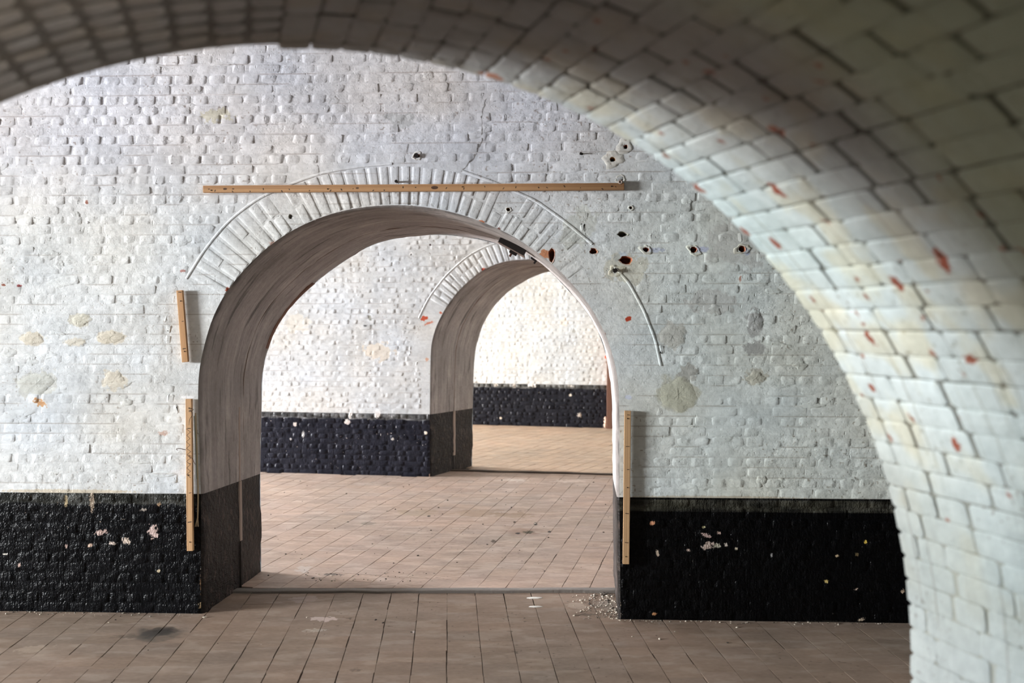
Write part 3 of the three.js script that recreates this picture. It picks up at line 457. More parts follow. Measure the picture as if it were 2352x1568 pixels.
archRing(wallA, groupA, centreA, A.F[1], ringOut, 0.62, 2.66, 0.0625, MAT.whiteA, 41, (t, m) => (pits.some((p) => Math.hypot(p.u - m[0], p.v - m[1]) < Math.max(p.rx, p.ry) + 0.05) || hitsPatch(m[0] - 0.02, m[0] + 0.02, m[1]) ? 0 : t < 0.9 ? 0.55 : 1));
for (const [a, b] of [[0, 9], [11, 15], [16.2, 20]]) {          // thin ridge of limewash along the outside of the ring
  const pts = []; for (let k = 0; k <= 40; k++) { const x = lerp(a, b, k / 40), i = Math.min(19, Math.floor(x)); pts.push([lerp(ringOut[i][0], ringOut[i + 1][0], x - i), lerp(ringOut[i][1], ringOut[i + 1][1], x - i)]); }
  const q = relaxed(pts, 4), c = new THREE.CatmullRomCurve3(q.map(([u, v], k) => new THREE.Vector3(u, v, 0.0015 + 0.001 * Math.sin(k))));
  const g = new THREE.TubeGeometry(c, 80, 0.008, 8).scale(1, 1, 0.4), n = g.attributes.position.count; g.setAttribute('color', new THREE.Float32BufferAttribute(new Array(n * 3).fill(1), 3));
  const T = []; for (let i = 0; i < n; i++) T.push(g.attributes.position.getX(i), g.attributes.position.getY(i)); g.setAttribute('uv', new THREE.Float32BufferAttribute(T, 2));
  part('arch_ridge', g, MAT.whiteA, groupA);
}
// remains of a door rebate half-way through the reveal: pale strip, dark groove, crack over the arch
part('mortar_strip', ribbon(A.F[1].slice(0, 12), A.B[1].slice(0, 12), DEPTH_A, 0.545, 0.572, 0.004), MAT.strip, groupA);
part('mortar_strip', ribbon(A.F[0].slice(6), A.B[0].slice(6), DEPTH_A, 0.545, 0.585, 0.008), MAT.strip, groupA);
part('rebate_groove', ribbon(A.F[0], A.B[0], DEPTH_A, 0.585, 0.61, 0.004), MAT.iron, groupA);
part('rebate_groove', ribbon(A.F[0].slice(0, 7), A.B[0].slice(0, 7), DEPTH_A, 0.545, 0.56, 0.012), MAT.revealTar, groupA);
part('rebate_crack', ribbon(A.F[1].slice(6, 66), A.B[1].slice(6, 66), DEPTH_A, 0.62, 0.626, 0.0025), MAT.umber, groupA);
part('broken_edge', ribbon(A.F[1].slice(20, 34), A.B[1].slice(20, 34), DEPTH_A, 0.885, 0.93, 0.005), MAT.brownWood, groupA);

// ------------------------------------------------------------------ wall B: the second wall with its arch
const DEPTH_B = 0.959;
const groupB = base('wall_middle', 'bright white brick wall of the second room with its own arched doorway and black dado', 'wall', null, 'structure');
wallB.place(groupB);
const halfB = sighted(wallB, [[990, 1106], [990, 952], [991, 851], [993, 791], [1003, 753], [1025, 709], [1059, 665], [1100, 629], [1133, 611], [1168, 601], [1214, 598]]), midB = halfB[0][0] + 1.21;
const halfBackB = sighted(wallB, [[1084, 1077], [1086, 934], [1088, 851], [1092, 800], [1109, 744], [1133, 704], [1168, 668], [1214, 640], [1256, 623]], -DEPTH_B), midBackB = halfBackB[0][0] + 1.21;
const mirrored = (q, mid) => [...q, ...q.slice().reverse().map(([u, v]) => [2 * mid - u, v])];
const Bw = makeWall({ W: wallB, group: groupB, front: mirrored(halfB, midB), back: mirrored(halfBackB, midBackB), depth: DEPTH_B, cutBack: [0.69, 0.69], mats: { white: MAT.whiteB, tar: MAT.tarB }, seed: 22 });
const centreB = [midB, wallB.local(990, 830)[1]];
const ringOutB = outward(Bw.F[1], 0.235), openingB = [...Bw.lip[0], ...Bw.lip[1], ...Bw.lip[2]], springB = centreB[1];
const freeB = [...openingB.filter((p) => p[1] < springB && p[0] < midB).map(([u, v]) => [u - 0.1, v]), ...ringOutB.filter((p) => p[1] >= springB), ...openingB.filter((p) => p[1] < springB && p[0] > midB).map(([u, v]) => [u + 0.1, v])];
const bricksB = [
  ...courses(wallB, { from: 0, to: DADO, u0: -3.6, u1: 2.2, seed: 51, gapAt: (a, b) => gapBetween(openingB, a, b), proudAt: () => 0.0052 }),
  ...courses(wallB, { from: DADO, to: 3.4, u0: -3.6, u1: 2.2, seed: 52, gapAt: (a, b) => gapBetween(freeB, a, b), proudAt: () => 0.0015 }),
];
const throughA = (px, py) => px > 604 && px < 1408 && py > 540 && py < 1330 && ((px - 1005) / 402) ** 2 + (py < 900 ? ((py - 900) / 365) ** 2 : 0) < 1;
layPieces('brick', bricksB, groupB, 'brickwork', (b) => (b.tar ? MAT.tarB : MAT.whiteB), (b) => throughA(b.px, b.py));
archRing(wallB, groupB, centreB, Bw.F[1], ringOutB, 1.45, 2.62, 0.0625, MAT.whiteB, 42, () => 1);
{
  const q = ringOutB.slice(22, 58), c = new THREE.CatmullRomCurve3(q.map(([u, v]) => new THREE.Vector3(u, v, 0.001))), g = new THREE.TubeGeometry(c, 60, 0.008, 8).scale(1, 1, 0.4), n = g.attributes.position.count, T = [];
  g.setAttribute('color', new THREE.Float32BufferAttribute(new Array(n * 3).fill(1), 3)); for (let i = 0; i < n; i++) T.push(g.attributes.position.getX(i), g.attributes.position.getY(i)); g.setAttribute('uv', new THREE.Float32BufferAttribute(T, 2));
  part('arch_ridge', g, MAT.whiteB, groupB);
}
part('mortar_strip', ribbon(Bw.F[0].slice(4), Bw.B[0].slice(4), DEPTH_B, 0.49, 0.535, 0.008), MAT.strip, groupB);
part('rebate_groove', ribbon(Bw.F[0].slice(0, 6), Bw.B[0].slice(0, 6), DEPTH_B, 0.49, 0.53, 0.006), MAT.iron, groupB);
part('rebate_groove', ribbon(Bw.F[0], Bw.B[0], DEPTH_B, 0.545, 0.56, 0.004), MAT.iron, groupB);
part('rebate_crack', ribbon(Bw.F[1].slice(0, 66), Bw.B[1].slice(0, 66), DEPTH_B, 0.5, 0.512, 0.003), MAT.umber, groupB);

// ------------------------------------------------------------------ wall C: the far wall
const groupC = base('wall_back', 'overexposed white brick wall at the far end of the view above a black dado', 'wall', null, 'structure');
wallC.place(groupC);
part('limewashed_face', polygonFlat([[-16.4, DADO], [6.4, DADO], [6.4, 4.1], [-16.4, 4.1]], 0, 0.98), MAT.whiteC, groupC);
part('tarred_dado', polygonFlat([[-16.4, -0.15], [6.4, -0.15], [6.4, DADO], [-16.4, DADO]], 0), MAT.tarC, groupC);
{ const g = polygonFlat([[-16.4, -0.15], [6.4, -0.15], [6.4, 4.1], [-16.4, 4.1]], 0); g.scale(1, 1, -1); g.translate(0, 0, -0.6); part('rear_face', g, MAT.white, groupC); }
const bricksC = courses(wallC, { from: 0, to: 3.0, u0: -1.3, u1: 1.62, seed: 61, gapAt: () => null, proudAt: (u, v) => (v < DADO ? 0.007 : 0.0018) });
layPieces('brick', bricksC, groupC, 'brickwork', (b) => (b.tar ? MAT.tarC : MAT.whiteC), (b) => b.px > 1090 && b.px < 1396 && b.py > 640 && b.py < 985 && b.size > 200);
{
  const post = base('door_frame', 'rust-brown timber door post against the far wall, at the edge of the arch', 'door frame', null, 'structure');
  wallC.place(post, wallC.local(1402, 984)[0], 0, 0.06);
  const g = new RoundedBoxGeometry(0.085, 2.1, 0.12, 2, 0.006); g.translate(0, 1.05, 0); part('post', g, MAT.brownWood, post);
  const s = new RoundedBoxGeometry(0.05, 2.1, 0.1, 2, 0.006); s.translate(0.075, 1.05, -0.02); part('stop', s, MAT.rust, post);
  for (const [y, k] of [[0.05, 1], [0.11, 0.9], [0.165, 0.75]]) { const b = new THREE.IcosahedronGeometry(0.032 * k, 2); const p = b.attributes.position; for (let i = 0; i < p.count; i++) { const w = 1 + (noise(p.getX(i) * 90 + y * 50, p.getY(i) * 90) - 0.5) * 0.5; p.setXYZ(i, p.getX(i) * w, p.getY(i) * 1.2 * w, p.getZ(i) * w); } b.computeVertexNormals(); b.translate(-0.066, y, 0.03); part('mortar_lump', b, std({ color: 0xd8b7a6, roughness: 0.95 }), post); }
}

// ------------------------------------------------------------------ the near wall: we look out through its arch
const groupZero = base('wall_near', 'out-of-focus near brick arch with flaking whitewash that frames the view', 'wall', null, 'structure');
wallZero.place(groupZero);
const RZ = 1.486, cZ = [-0.391, 0.814], DEPTH_Z = 1.4, LEG = 0.9;
// along the intrados: a < 0 is the right leg below the springing, 0..PI*R the arch from right to left, then the left leg
const zeroCurve = (a, p) => {
  const R = RZ - p, top = Math.PI * RZ;
  if (a < 0) return [cZ[0] + R, cZ[1] + a]; if (a > top) return [cZ[0] - R, cZ[1] - (a - top)];
  const t = a / RZ; return [cZ[0] + R * Math.cos(t), cZ[1] + R * Math.sin(t)];
};
const zeroMap = (b, a, p) => { const q = zeroCurve(a, p); return [q[0], q[1], -b]; };   // b = -depth towards the viewer
{
  const r = rng(71), top = Math.PI * RZ, N = 220, P = [], T = [], C = [], I = [], K = 22;
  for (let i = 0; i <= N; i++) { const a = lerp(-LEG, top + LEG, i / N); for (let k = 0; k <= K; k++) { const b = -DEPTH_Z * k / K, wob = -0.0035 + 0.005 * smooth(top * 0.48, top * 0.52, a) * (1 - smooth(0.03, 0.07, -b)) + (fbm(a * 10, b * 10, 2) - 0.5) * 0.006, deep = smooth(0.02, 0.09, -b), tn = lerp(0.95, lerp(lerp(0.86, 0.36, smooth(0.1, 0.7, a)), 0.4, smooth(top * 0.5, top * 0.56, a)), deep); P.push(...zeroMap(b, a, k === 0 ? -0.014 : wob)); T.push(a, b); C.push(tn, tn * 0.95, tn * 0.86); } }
  for (let i = 0; i < N; i++) for (let k = 0; k < K; k++) { const q = i * (K + 1) + k; I.push(q, q + 1, q + K + 2, q, q + K + 2, q + K + 1); }
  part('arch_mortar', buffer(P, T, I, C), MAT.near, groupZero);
  const ring = []; for (let i = 0; i <= 90; i++) ring.push(zeroCurve(lerp(top + LEG, -LEG, i / 90), -0.014));
  const outline = [[-16.2, -0.15], [ring[0][0], -0.15], ...ring, [ring[90][0], -0.15], [6.2, -0.15], [6.2, 4.1], [-16.2, 4.1]];
  const far = polygonFlat(outline, 0); far.scale(1, 1, -1); part('far_face', far, MAT.white, groupZero);
  const close = polygonFlat(outline, DEPTH_Z); part('near_face', close, MAT.white, groupZero);
  const bricks = [];
  for (let a = -LEG; a < top + LEG;) {
    const left = a > top * 0.52, w = left ? 0.058 + r() * 0.005 : 0.06 + r() * 0.008, row = Math.round(a * 100);
    let b = left ? -0.06 - r() * 0.03 : -0.003 - (r() < 0.5 ? 0 : 0.07);
    if (b < -0.01 && !left) { const e = b + 0.004; bricks.push([a, w, e, -0.004]); }
    while (b > -DEPTH_Z + 0.02) { const len = left ? 0.048 + r() * 0.01 : (r() < 0.3 ? 0.1 : 0.165 + r() * 0.03), b0 = Math.max(b - len, -DEPTH_Z + 0.004); bricks.push([a, w, b0, b]); b -= len + (left ? 0.021 : r() < 0.4 ? 0.001 : 0.007 + r() * 0.009); }
    a += w + (left ? 0.011 : 0.0006 + (r() < 0.12 ? 0.003 : 0));
  }
  const list = bricks.map(([a, w, b0, b1]) => {
    const m = zeroMap((b0 + b1) / 2, a + w / 2, 0), s = wallZero.sight(m[0], m[1], m[2]), left = a > top * 0.52, flush = r() < 0.3 ? 0.45 : 1, low = smooth(0.75, -0.1, a);
    return { g: cushion((p, q, h) => zeroMap(p, q, h), b0, b1, a, a + w, r, { proud: (left ? 0.0014 : b1 > -0.06 ? 0.0015 : 0.0032) * flush * lerp(1, 0.4, low) * (0.6 + r() * 0.8), bevelA: left ? 0.008 : 0.012, bevelB: left ? 0.012 : 0.008, jitter: left ? 0.006 : 0.003, tone: 0.95 + r() * 0.06, sink: left ? 0.0035 : 0.0015, tilt: left ? 1 : 0.6, uv: (p, q) => [q, p] }), px: s[0], py: s[1], size: (b1 - b0) * w * s[2] * s[2] };
  });
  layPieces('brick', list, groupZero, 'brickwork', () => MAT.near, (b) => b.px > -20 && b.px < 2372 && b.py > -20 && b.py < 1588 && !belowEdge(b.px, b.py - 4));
}

// ------------------------------------------------------------------ floors
function clip(poly, keep) {                                     // keep(p) >= 0 is inside
  const out = [];
  poly.forEach((p, i) => { const q = poly[(i + 1) % poly.length], a = keep(p), b = keep(q); if (a >= 0) out.push(p); if (a * b < 0) { const t = a / (a - b); out.push([lerp(p[0], q[0], t), lerp(p[1], q[1], t)]); } });
  return out;
}
function tileGeometry(poly, y, r, tone, tilt = 0.0009) {        // poly in (x, distance)
  const n = poly.length; let cx = 0, cd = 0; for (const p of poly) { cx += p[0] / n; cd += p[1] / n; }
  const sx = (r() - 0.5) * tilt / 0.09, sd = (r() - 0.5) * tilt / 0.09, dy = (r() - 0.5) * 0.0006, P = [], T = [], C = [];
  const at = (p, k, drop) => { const l = Math.hypot(p[0] - cx, p[1] - cd) || 1, f = (l - k) / l, x = cx + (p[0] - cx) * f, d = cd + (p[1] - cd) * f; return [x, y + dy + (x - cx) * sx + (d - cd) * sd - drop, -d, x, d]; };
  const tri = (...q) => q.forEach((v) => { P.push(v[0], v[1], v[2]); T.push(v[3], v[4]); C.push(...tone); });
  const top = poly.map((p) => at(p, 0.0012, 0)), rim = poly.map((p) => at(p, 0, 0.0003)), foot = poly.map((p) => at(p, 0, 0.02));
  for (let i = 1; i < n - 1; i++) tri(top[0], top[i], top[i + 1]);
  for (let i = 0; i < n; i++) { const j = (i + 1) % n; tri(top[i], rim[i], rim[j]); tri(top[i], rim[j], top[j]); tri(rim[i], foot[i], foot[j]); tri(rim[i], foot[j], rim[j]); }
  const g = new THREE.BufferGeometry(); g.setAttribute('position', new THREE.Float32BufferAttribute(P, 3)); g.setAttribute('uv', new THREE.Float32BufferAttribute(T, 2)); g.setAttribute('color', new THREE.Float32BufferAttribute(C, 3)); g.computeVertexNormals();
  return g;
}
function tileFloor(group, { turn, origin, x0, x1, d0, d1, y, seed, mat, cut, inView, size = 0.1755, open = 1 }) {
  const r = rng(seed), c = Math.cos(turn), s = Math.sin(turn), list = [], reach = 40;
  for (let i = -reach; i < reach; i++) {
    const shift = r() * size, wob = () => (r() - 0.5) * 0.003;
    for (let j = -reach; j < reach; j++) {
      const wide = r(), gap = open * (wide < 0.1 ? 0.0045 : wide < 0.3 ? 0.0026 : 0.0013), row = r() < 0.12 ? 0.0016 : 0.0002, a0 = i * size + gap, a1 = (i + 1) * size - gap, b0 = j * size + shift + row, b1 = (j + 1) * size + shift - row;
      let poly = [[a0 + wob(), b0], [a1 + wob(), b0 + wob()], [a1 + wob(), b1], [a0 + wob(), b1 + wob()]].map(([a, b]) => [origin[0] + a * c + b * s, origin[1] - a * s + b * c]);
      const mx = (poly[0][0] + poly[2][0]) / 2, md = (poly[0][1] + poly[2][1]) / 2, spare = r(), hue = r();
      if (mx < x0 || mx > x1 || md < d0 || md > d1) continue;
      poly = cut(poly, mx, md);
      if (!poly || poly.length < 3) continue;
      let area = 0; poly.forEach((p, k) => { const q = poly[(k + 1) % poly.length]; area += p[0] * q[1] - q[0] * p[1]; });
      if (Math.abs(area) < 0.0016) continue;
      if (area < 0) poly.reverse();
      const t = 0.93 + spare * 0.1 - (spare > 0.95 ? 0.14 : 0), tone = [t * (1 + (hue - 0.5) * 0.035), t, t * (1 - (hue - 0.5) * 0.05)];
      list.push({ g: tileGeometry(poly, y, r, tone), px: MID + mx / md * FOCAL, py: HORIZON + EYE / md * FOCAL, size: Math.abs(area) / 2 * FOCAL * FOCAL * EYE / (md ** 3) });
    }
  }
  layPieces('tile', list, group, 'tiling', () => mat, inView);
}
const SILL_A = 6.213, sillB = (x) => 11.137 - 0.161 * x;
const lineA = (x) => wallA.near + wallA.slope * x, lineB = (x) => wallB.near + wallB.slope * x, lineC = (x) => wallC.near + wallC.slope * x, lineZ = (x) => wallZero.near + wallZero.slope * x, backA = (x) => lineA(x) + DEPTH_A * wallA.s, backB = (x) => lineB(x) + DEPTH_B * wallB.s, nearZ = (x) => lineZ(x) - DEPTH_Z * wallZero.s;
function slab(group, poly, top, mat) {                          // the bed under the tiles, 0.25 m thick
  const s = new THREE.Shape(poly.map(([x, d]) => new THREE.Vector2(x, d))), g = new THREE.ExtrudeGeometry(s, { depth: 0.25, bevelEnabled: false });
  g.rotateX(-Math.PI / 2); g.translate(0, top - 0.25, 0); part('tile_bed', g, mat, group);
}
const STEP = 0.012;
const floor1 = base('floor', 'worn terracotta tile floor of the first room, in front of the threshold', 'floor', null, 'structure');
slab(floor1, [[LEFT_X, lineZ(LEFT_X) - 0.5], [RIGHT_X, lineZ(RIGHT_X) - 0.5], [RIGHT_X, SILL_A], [LEFT_X, SILL_A]], -0.006, MAT.bed);
tileFloor(floor1, { turn: -0.065, origin: [0.02, 5], x0: -4.6, x1: 4.2, d0: 2.2, d1: 6.3, y: 0, seed: 81, mat: MAT.clay1, inView: (b) => b.px > -20 && b.px < 2100 && b.py < 1580 && b.py > 1340, cut: (poly, x, d) => { if (d < lineZ(x) && (x < -1.95 || x > 1.15)) return null; const inDoor = x > -1.82 && x < 0.64; return clip(poly, inDoor ? (p) => SILL_A - 0.03 - p[1] : (p) => lineA(p[0]) + 0.03 - p[1]); } });
const floor2 = base('floor', 'paler terracotta tile floor of the second room beyond the first threshold', 'floor', null, 'structure');
slab(floor2, [[LEFT_X, SILL_A], [RIGHT_X, SILL_A], [RIGHT_X, sillB(RIGHT_X)], [LEFT_X, sillB(LEFT_X)]], STEP - 0.006, MAT.bed);
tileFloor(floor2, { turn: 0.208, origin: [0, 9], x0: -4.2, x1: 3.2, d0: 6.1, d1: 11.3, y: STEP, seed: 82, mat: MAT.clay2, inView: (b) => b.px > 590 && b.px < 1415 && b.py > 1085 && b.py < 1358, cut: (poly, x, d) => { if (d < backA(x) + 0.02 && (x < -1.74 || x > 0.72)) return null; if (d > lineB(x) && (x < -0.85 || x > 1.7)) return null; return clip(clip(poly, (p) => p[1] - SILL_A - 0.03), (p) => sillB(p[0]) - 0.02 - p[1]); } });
const floor3 = base('floor', 'sunlit sandy tile floor of the far room beyond the second threshold', 'floor', null, 'structure');
slab(floor3, [[LEFT_X, sillB(LEFT_X)], [RIGHT_X, sillB(RIGHT_X)], [RIGHT_X, lineC(RIGHT_X) + 0.6], [LEFT_X, lineC(LEFT_X) + 0.6]], -0.006, MAT.bed);
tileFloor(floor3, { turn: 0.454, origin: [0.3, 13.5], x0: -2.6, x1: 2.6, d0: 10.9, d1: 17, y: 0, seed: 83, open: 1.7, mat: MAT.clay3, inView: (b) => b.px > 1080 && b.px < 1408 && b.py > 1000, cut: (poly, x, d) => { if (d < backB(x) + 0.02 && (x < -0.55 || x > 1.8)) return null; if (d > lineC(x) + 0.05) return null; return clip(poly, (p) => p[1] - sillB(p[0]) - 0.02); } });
const floor0 = base('floor', 'dim floor behind the near arch, out of the picture below', 'floor', null, 'structure');
slab(floor0, [[LEFT_X, -4], [RIGHT_X, -4], [RIGHT_X, lineZ(RIGHT_X) - 0.5], [LEFT_X, lineZ(LEFT_X) - 0.5]], -0.006, MAT.bed);

function threshold(name, label, p0, p1, width, top, seed, mat = MAT.concrete) {     // a strip of rough concrete across a doorway
  const g = base(name, label, 'threshold', null, 'structure'), r = rng(seed), n = 26, P = [], T = [], I = [], dx = p1[0] - p0[0], dd = p1[1] - p0[1], l = Math.hypot(dx, dd), nx = -dd / l, nd = dx / l;
  for (let i = 0; i <= n; i++) { const t = i / n, w = (noise(i * 0.6, seed) - 0.5) * 0.02, h = top + (noise(i * 0.5 + 30, seed) - 0.5) * 0.006; for (const [k, y] of [[-0.5, -0.05], [-0.5, h - 0.004], [-0.42, h], [0.45, h], [0.5, -0.05]]) { const off = k * width + w * (k < 0 ? 1 : 0.3); P.push(p0[0] + dx * t + nx * off, y, -(p0[1] + dd * t + nd * off)); T.push(t * l, k * width); } }
  for (let i = 0; i < n; i++) for (let k = 0; k < 4; k++) { const q = i * 5 + k; I.push(q, q + 5, q + 6, q, q + 6, q + 1); }
  part('concrete_strip', buffer(P, T, I), mat, g);
}
threshold('trim_1', 'grey concrete threshold strip across the first doorway', [-1.79, SILL_A - 0.012], [0.66, SILL_A - 0.012], 0.07, 0.015, 5);
threshold('trim_2', 'dark threshold strip across the second, farther doorway', [-0.72, sillB(-0.72)], [1.75, sillB(1.75)], 0.09, 0.024, 6, MAT.bed);  // dark bed material paints in the shadow line of this doorway

// ------------------------------------------------------------------ end walls, rear wall, ceiling
function endWall(name, label, x, thick, windows) {
  const g = base(name, label, 'wall', null, 'structure'), s = new THREE.Shape([[-4.2, -0.2], [22, -0.2], [22, 4.1], [-4.2, 4.1]].map(([a, b]) => new THREE.Vector2(a, b)));
  for (const [d, w, sill, h] of windows) s.holes.push(new THREE.Path([[d - w / 2, sill], [d + w / 2, sill], [d + w / 2, sill + h], [d - w / 2, sill + h]].map(([a, b]) => new THREE.Vector2(a, b))));
  const e = new THREE.ExtrudeGeometry(s, { depth: thick, bevelEnabled: false }); e.rotateY(Math.PI / 2); e.translate(x, 0, 0); part('masonry', e, MAT.plain, g);
}
endWall('wall_left', 'white end wall with tall milky windows, outside the picture on the left', LEFT_X - 0.6, 0.6, WINDOWS);
endWall('wall_right', 'plain white end wall with one small added window behind the viewer, outside the picture on the right', RIGHT_X, 0.5, [ADDED_REAR_WINDOW]);
{
  const g = base('wall_rear', 'plain white wall behind the viewer', 'wall', null, 'structure'), b = new THREE.BoxGeometry(RIGHT_X - LEFT_X + 1, 4.3, 0.4); b.translate((LEFT_X + RIGHT_X) / 2, 1.95, 4.0); part('masonry', b, MAT.plain, g);
  const c = base('ceiling', 'plain whitewashed ceiling above the rooms, outside the picture', 'ceiling', null, 'structure'), k = new THREE.BoxGeometry(RIGHT_X - LEFT_X + 1.2, 0.35, 27); k.translate((LEFT_X + RIGHT_X) / 2, CEILING_Y + 0.175, -9); part('vault_slab', k, MAT.vault, c);
}
[...WINDOWS, ADDED_REAR_WINDOW].forEach(([d, w, sill, h, radiance, colour], i) => {
  const rear = i === WINDOWS.length, wx = rear ? RIGHT_X + 0.12 : LEFT_X - 0.12, side = rear ? -1 : 1;
  const g = base('window_' + (i + 1), ['tall milky window lighting the first room', 'tall milky window lighting the second room', 'wide milky window lighting the far room', 'small dim added window that brightens the near arch from behind'][i], 'window', null, 'structure');
  g.position.set(wx, 0, -d); if (rear) g.rotation.y = Math.PI;
  const bar = (dw, dh, z, y) => { const b = new RoundedBoxGeometry(0.06, dh, dw, 1, 0.006); b.translate(0, y, z); return b; };
  part('window_frame', mergeGeometries([bar(0.06, h, -w / 2 + 0.03, sill + h / 2), bar(0.06, h, w / 2 - 0.03, sill + h / 2), bar(w, 0.06, 0, sill + 0.03), bar(w, 0.06, 0, sill + h - 0.03), bar(0.04, h, 0, sill + h / 2)]), MAT.windowFrame, g);
  for (const z of [-1, 1]) { const p = new THREE.BoxGeometry(0.01, h - 0.12, w / 2 - 0.06); p.translate(-0.02, sill + h / 2, z * w / 4); part('pane', p, std({ color: 0xffffff, emissive: new THREE.Color(...colour), emissiveIntensity: 1.2, roughness: 0.5 }), g); }
  const light = new THREE.RectAreaLight(new THREE.Color(...colour), radiance, w - 0.1, h - 0.1);
  light.name = 'window_daylight'; light.position.set(wx + side * 0.06, sill + h / 2, -d); light.lookAt(wx + side * 9, sill + h / 2, -d); scene.add(light);
});

// ------------------------------------------------------------------ battens nailed to wall A
function batten(label, px0, px1, width, thick, row, span, nails) {
  const a = wallA.local(...px0), b = wallA.local(...px1), L = Math.hypot(b[0] - a[0], b[1] - a[1]), g = base('wooden_batten', label, 'batten');
  wallA.place(g, (a[0] + b[0]) / 2, (a[1] + b[1]) / 2, 0.012 + thick / 2); g.rotation.z = Math.atan2(b[1] - a[1], b[0] - a[0]);
  const box = new RoundedBoxGeometry(L, width, thick, 2, 0.0025), p = box.attributes.position, T = [];
  for (let i = 0; i < p.count; i++) T.push(span[0] + (p.getX(i) / L + 0.5) * (span[1] - span[0]), 1 - (row + 0.5 - (p.getY(i) / width) * 0.9) / 4 * 1);
  box.setAttribute('uv', new THREE.Float32BufferAttribute(T, 2)); part('lath', box, MAT.wood, g);
  for (const t of nails) { const n = new THREE.CylinderGeometry(0.003, 0.0035, 0.004, 8); n.rotateX(Math.PI / 2); n.translate((t - 0.5) * L, (noise(t * 9, row) - 0.5) * width * 0.4, thick / 2 + 0.001); part('nail', n, MAT.iron, g); }
}
batten('long horizontal pine batten fixed across the wall above the first arch', [471, 436], [1433, 430], 0.041, 0.024, 0, [0, 1], [0.02, 0.3, 0.62, 0.97]);
batten('short leaning pine batten left of the arch, the upper of the two on that side', [417, 667], [430, 831], 0.036, 0.024, 1, [0.1, 0.3], [0.15, 0.85]);
batten('tall upright pine batten at the left foot of the arch, crossing onto the black dado', [438, 915], [441, 1262], 0.036, 0.024, 2, [0, 0.5], [0.06, 0.5, 0.94]);
batten('upright pine batten beside the right jamb of the arch, crossing onto the black dado', [1441, 942], [1437, 1292], 0.037, 0.024, 3, [0.4, 0.9], [0.05, 0.5, 0.95]);

function tube(points, radius, seg = 40) { return new THREE.TubeGeometry(new THREE.CatmullRomCurve3(points), seg, radius, 6); }
const onA = (list) => list.map(([x, y, h]) => { const [u, v] = wallA.local(x, y, h); return wallA.world(u, v, h); });
{
  const cord = base('frayed_cord', 'frayed pale cord hanging down beside the tall left batten', 'cord'); const pts = onA([[449, 948, 0.012], [451, 1000, 0.014], [453, 1060, 0.014], [455, 1130, 0.014], [454, 1190, 0.014]]);
  part('strand', tube(pts, 0.0042), MAT.cord, cord); part('strand', tube(onA([[446, 955, 0.016], [449, 1020, 0.018], [452, 1100, 0.016]]), 0.0025), std({ color: 0x9aa59a, roughness: 0.9 }), cord);
  for (const k of [-1, 0, 1]) part('frayed_end', tube(onA([[454, 1186, 0.014], [453 + k * 2, 1198, 0.016], [452 + k * 3.5, 1209, 0.014 + k * 0.004]]), 0.0022, 12), MAT.cord, cord);
  const wire = base('bent_wire', 'thin rusty wire stub sticking out left of the tall batten', 'wire'); part('wire', tube(onA([[433, 1033, 0.01], [424, 1032, 0.03], [414, 1030, 0.04], [406, 1030, 0.044], [405, 1032, 0.042], [409, 1033, 0.04]]), 0.0018), MAT.rust, wire);
  const curl = base('bent_wire', 'thin brown wire curling over the face of the tall left batten', 'wire'); part('wire', tube(onA([[432, 1042, 0.03], [436, 1049, 0.042], [442, 1053, 0.042], [446, 1062, 0.04], [449, 1066, 0.02]]), 0.0016), MAT.rust, curl);
  const tie = base('bent_wire', 'tangled wire wrapped around the top of the tall left batten', 'wire'); part('wire', tube(onA([[431, 934, 0.02], [436, 938, 0.041], [445, 940, 0.041], [438, 944, 0.042], [431, 945, 0.03], [438, 942, 0.043], [442, 952, 0.042], [436, 962, 0.042], [434, 976, 0.041]]), 0.0013, 70), MAT.iron, tie);
}
function stub(name, label, category, px, py, length, radius, mat) { const g = base(name, label, category), [u, v] = wallA.local(px, py); wallA.place(g, u, v, 0); const c = new THREE.CylinderGeometry(radius * 0.9, radius, length, 10); c.rotateX(Math.PI / 2); c.translate(0, 0, length / 2); part('shank', c, mat, g); const h = new THREE.CylinderGeometry(radius * 1.6, radius * 1.5, 0.006, 8); h.rotateX(Math.PI / 2); h.translate(0, 0, length); part('head', h, MAT.iron, g); return g; }
stub('iron_bolt', 'rusty bolt sticking out just above the long batten, over the arch crown', 'bolt', 912, 418, 0.03, 0.006, MAT.rust);
stub('iron_bolt', 'dark bolt in a small hole well above the arch crown', 'bolt', 957, 358, 0.014, 0.009, MAT.rust);
stub('iron_bolt', 'dark plug in a plaster patch right of the arch shoulder', 'bolt', 1413, 621, 0.02, 0.008, MAT.iron);
stub('iron_bolt', 'bent nail high up, left of the two broken plaster patches', 'nail', 1334, 353, 0.02, 0.004, MAT.iron);
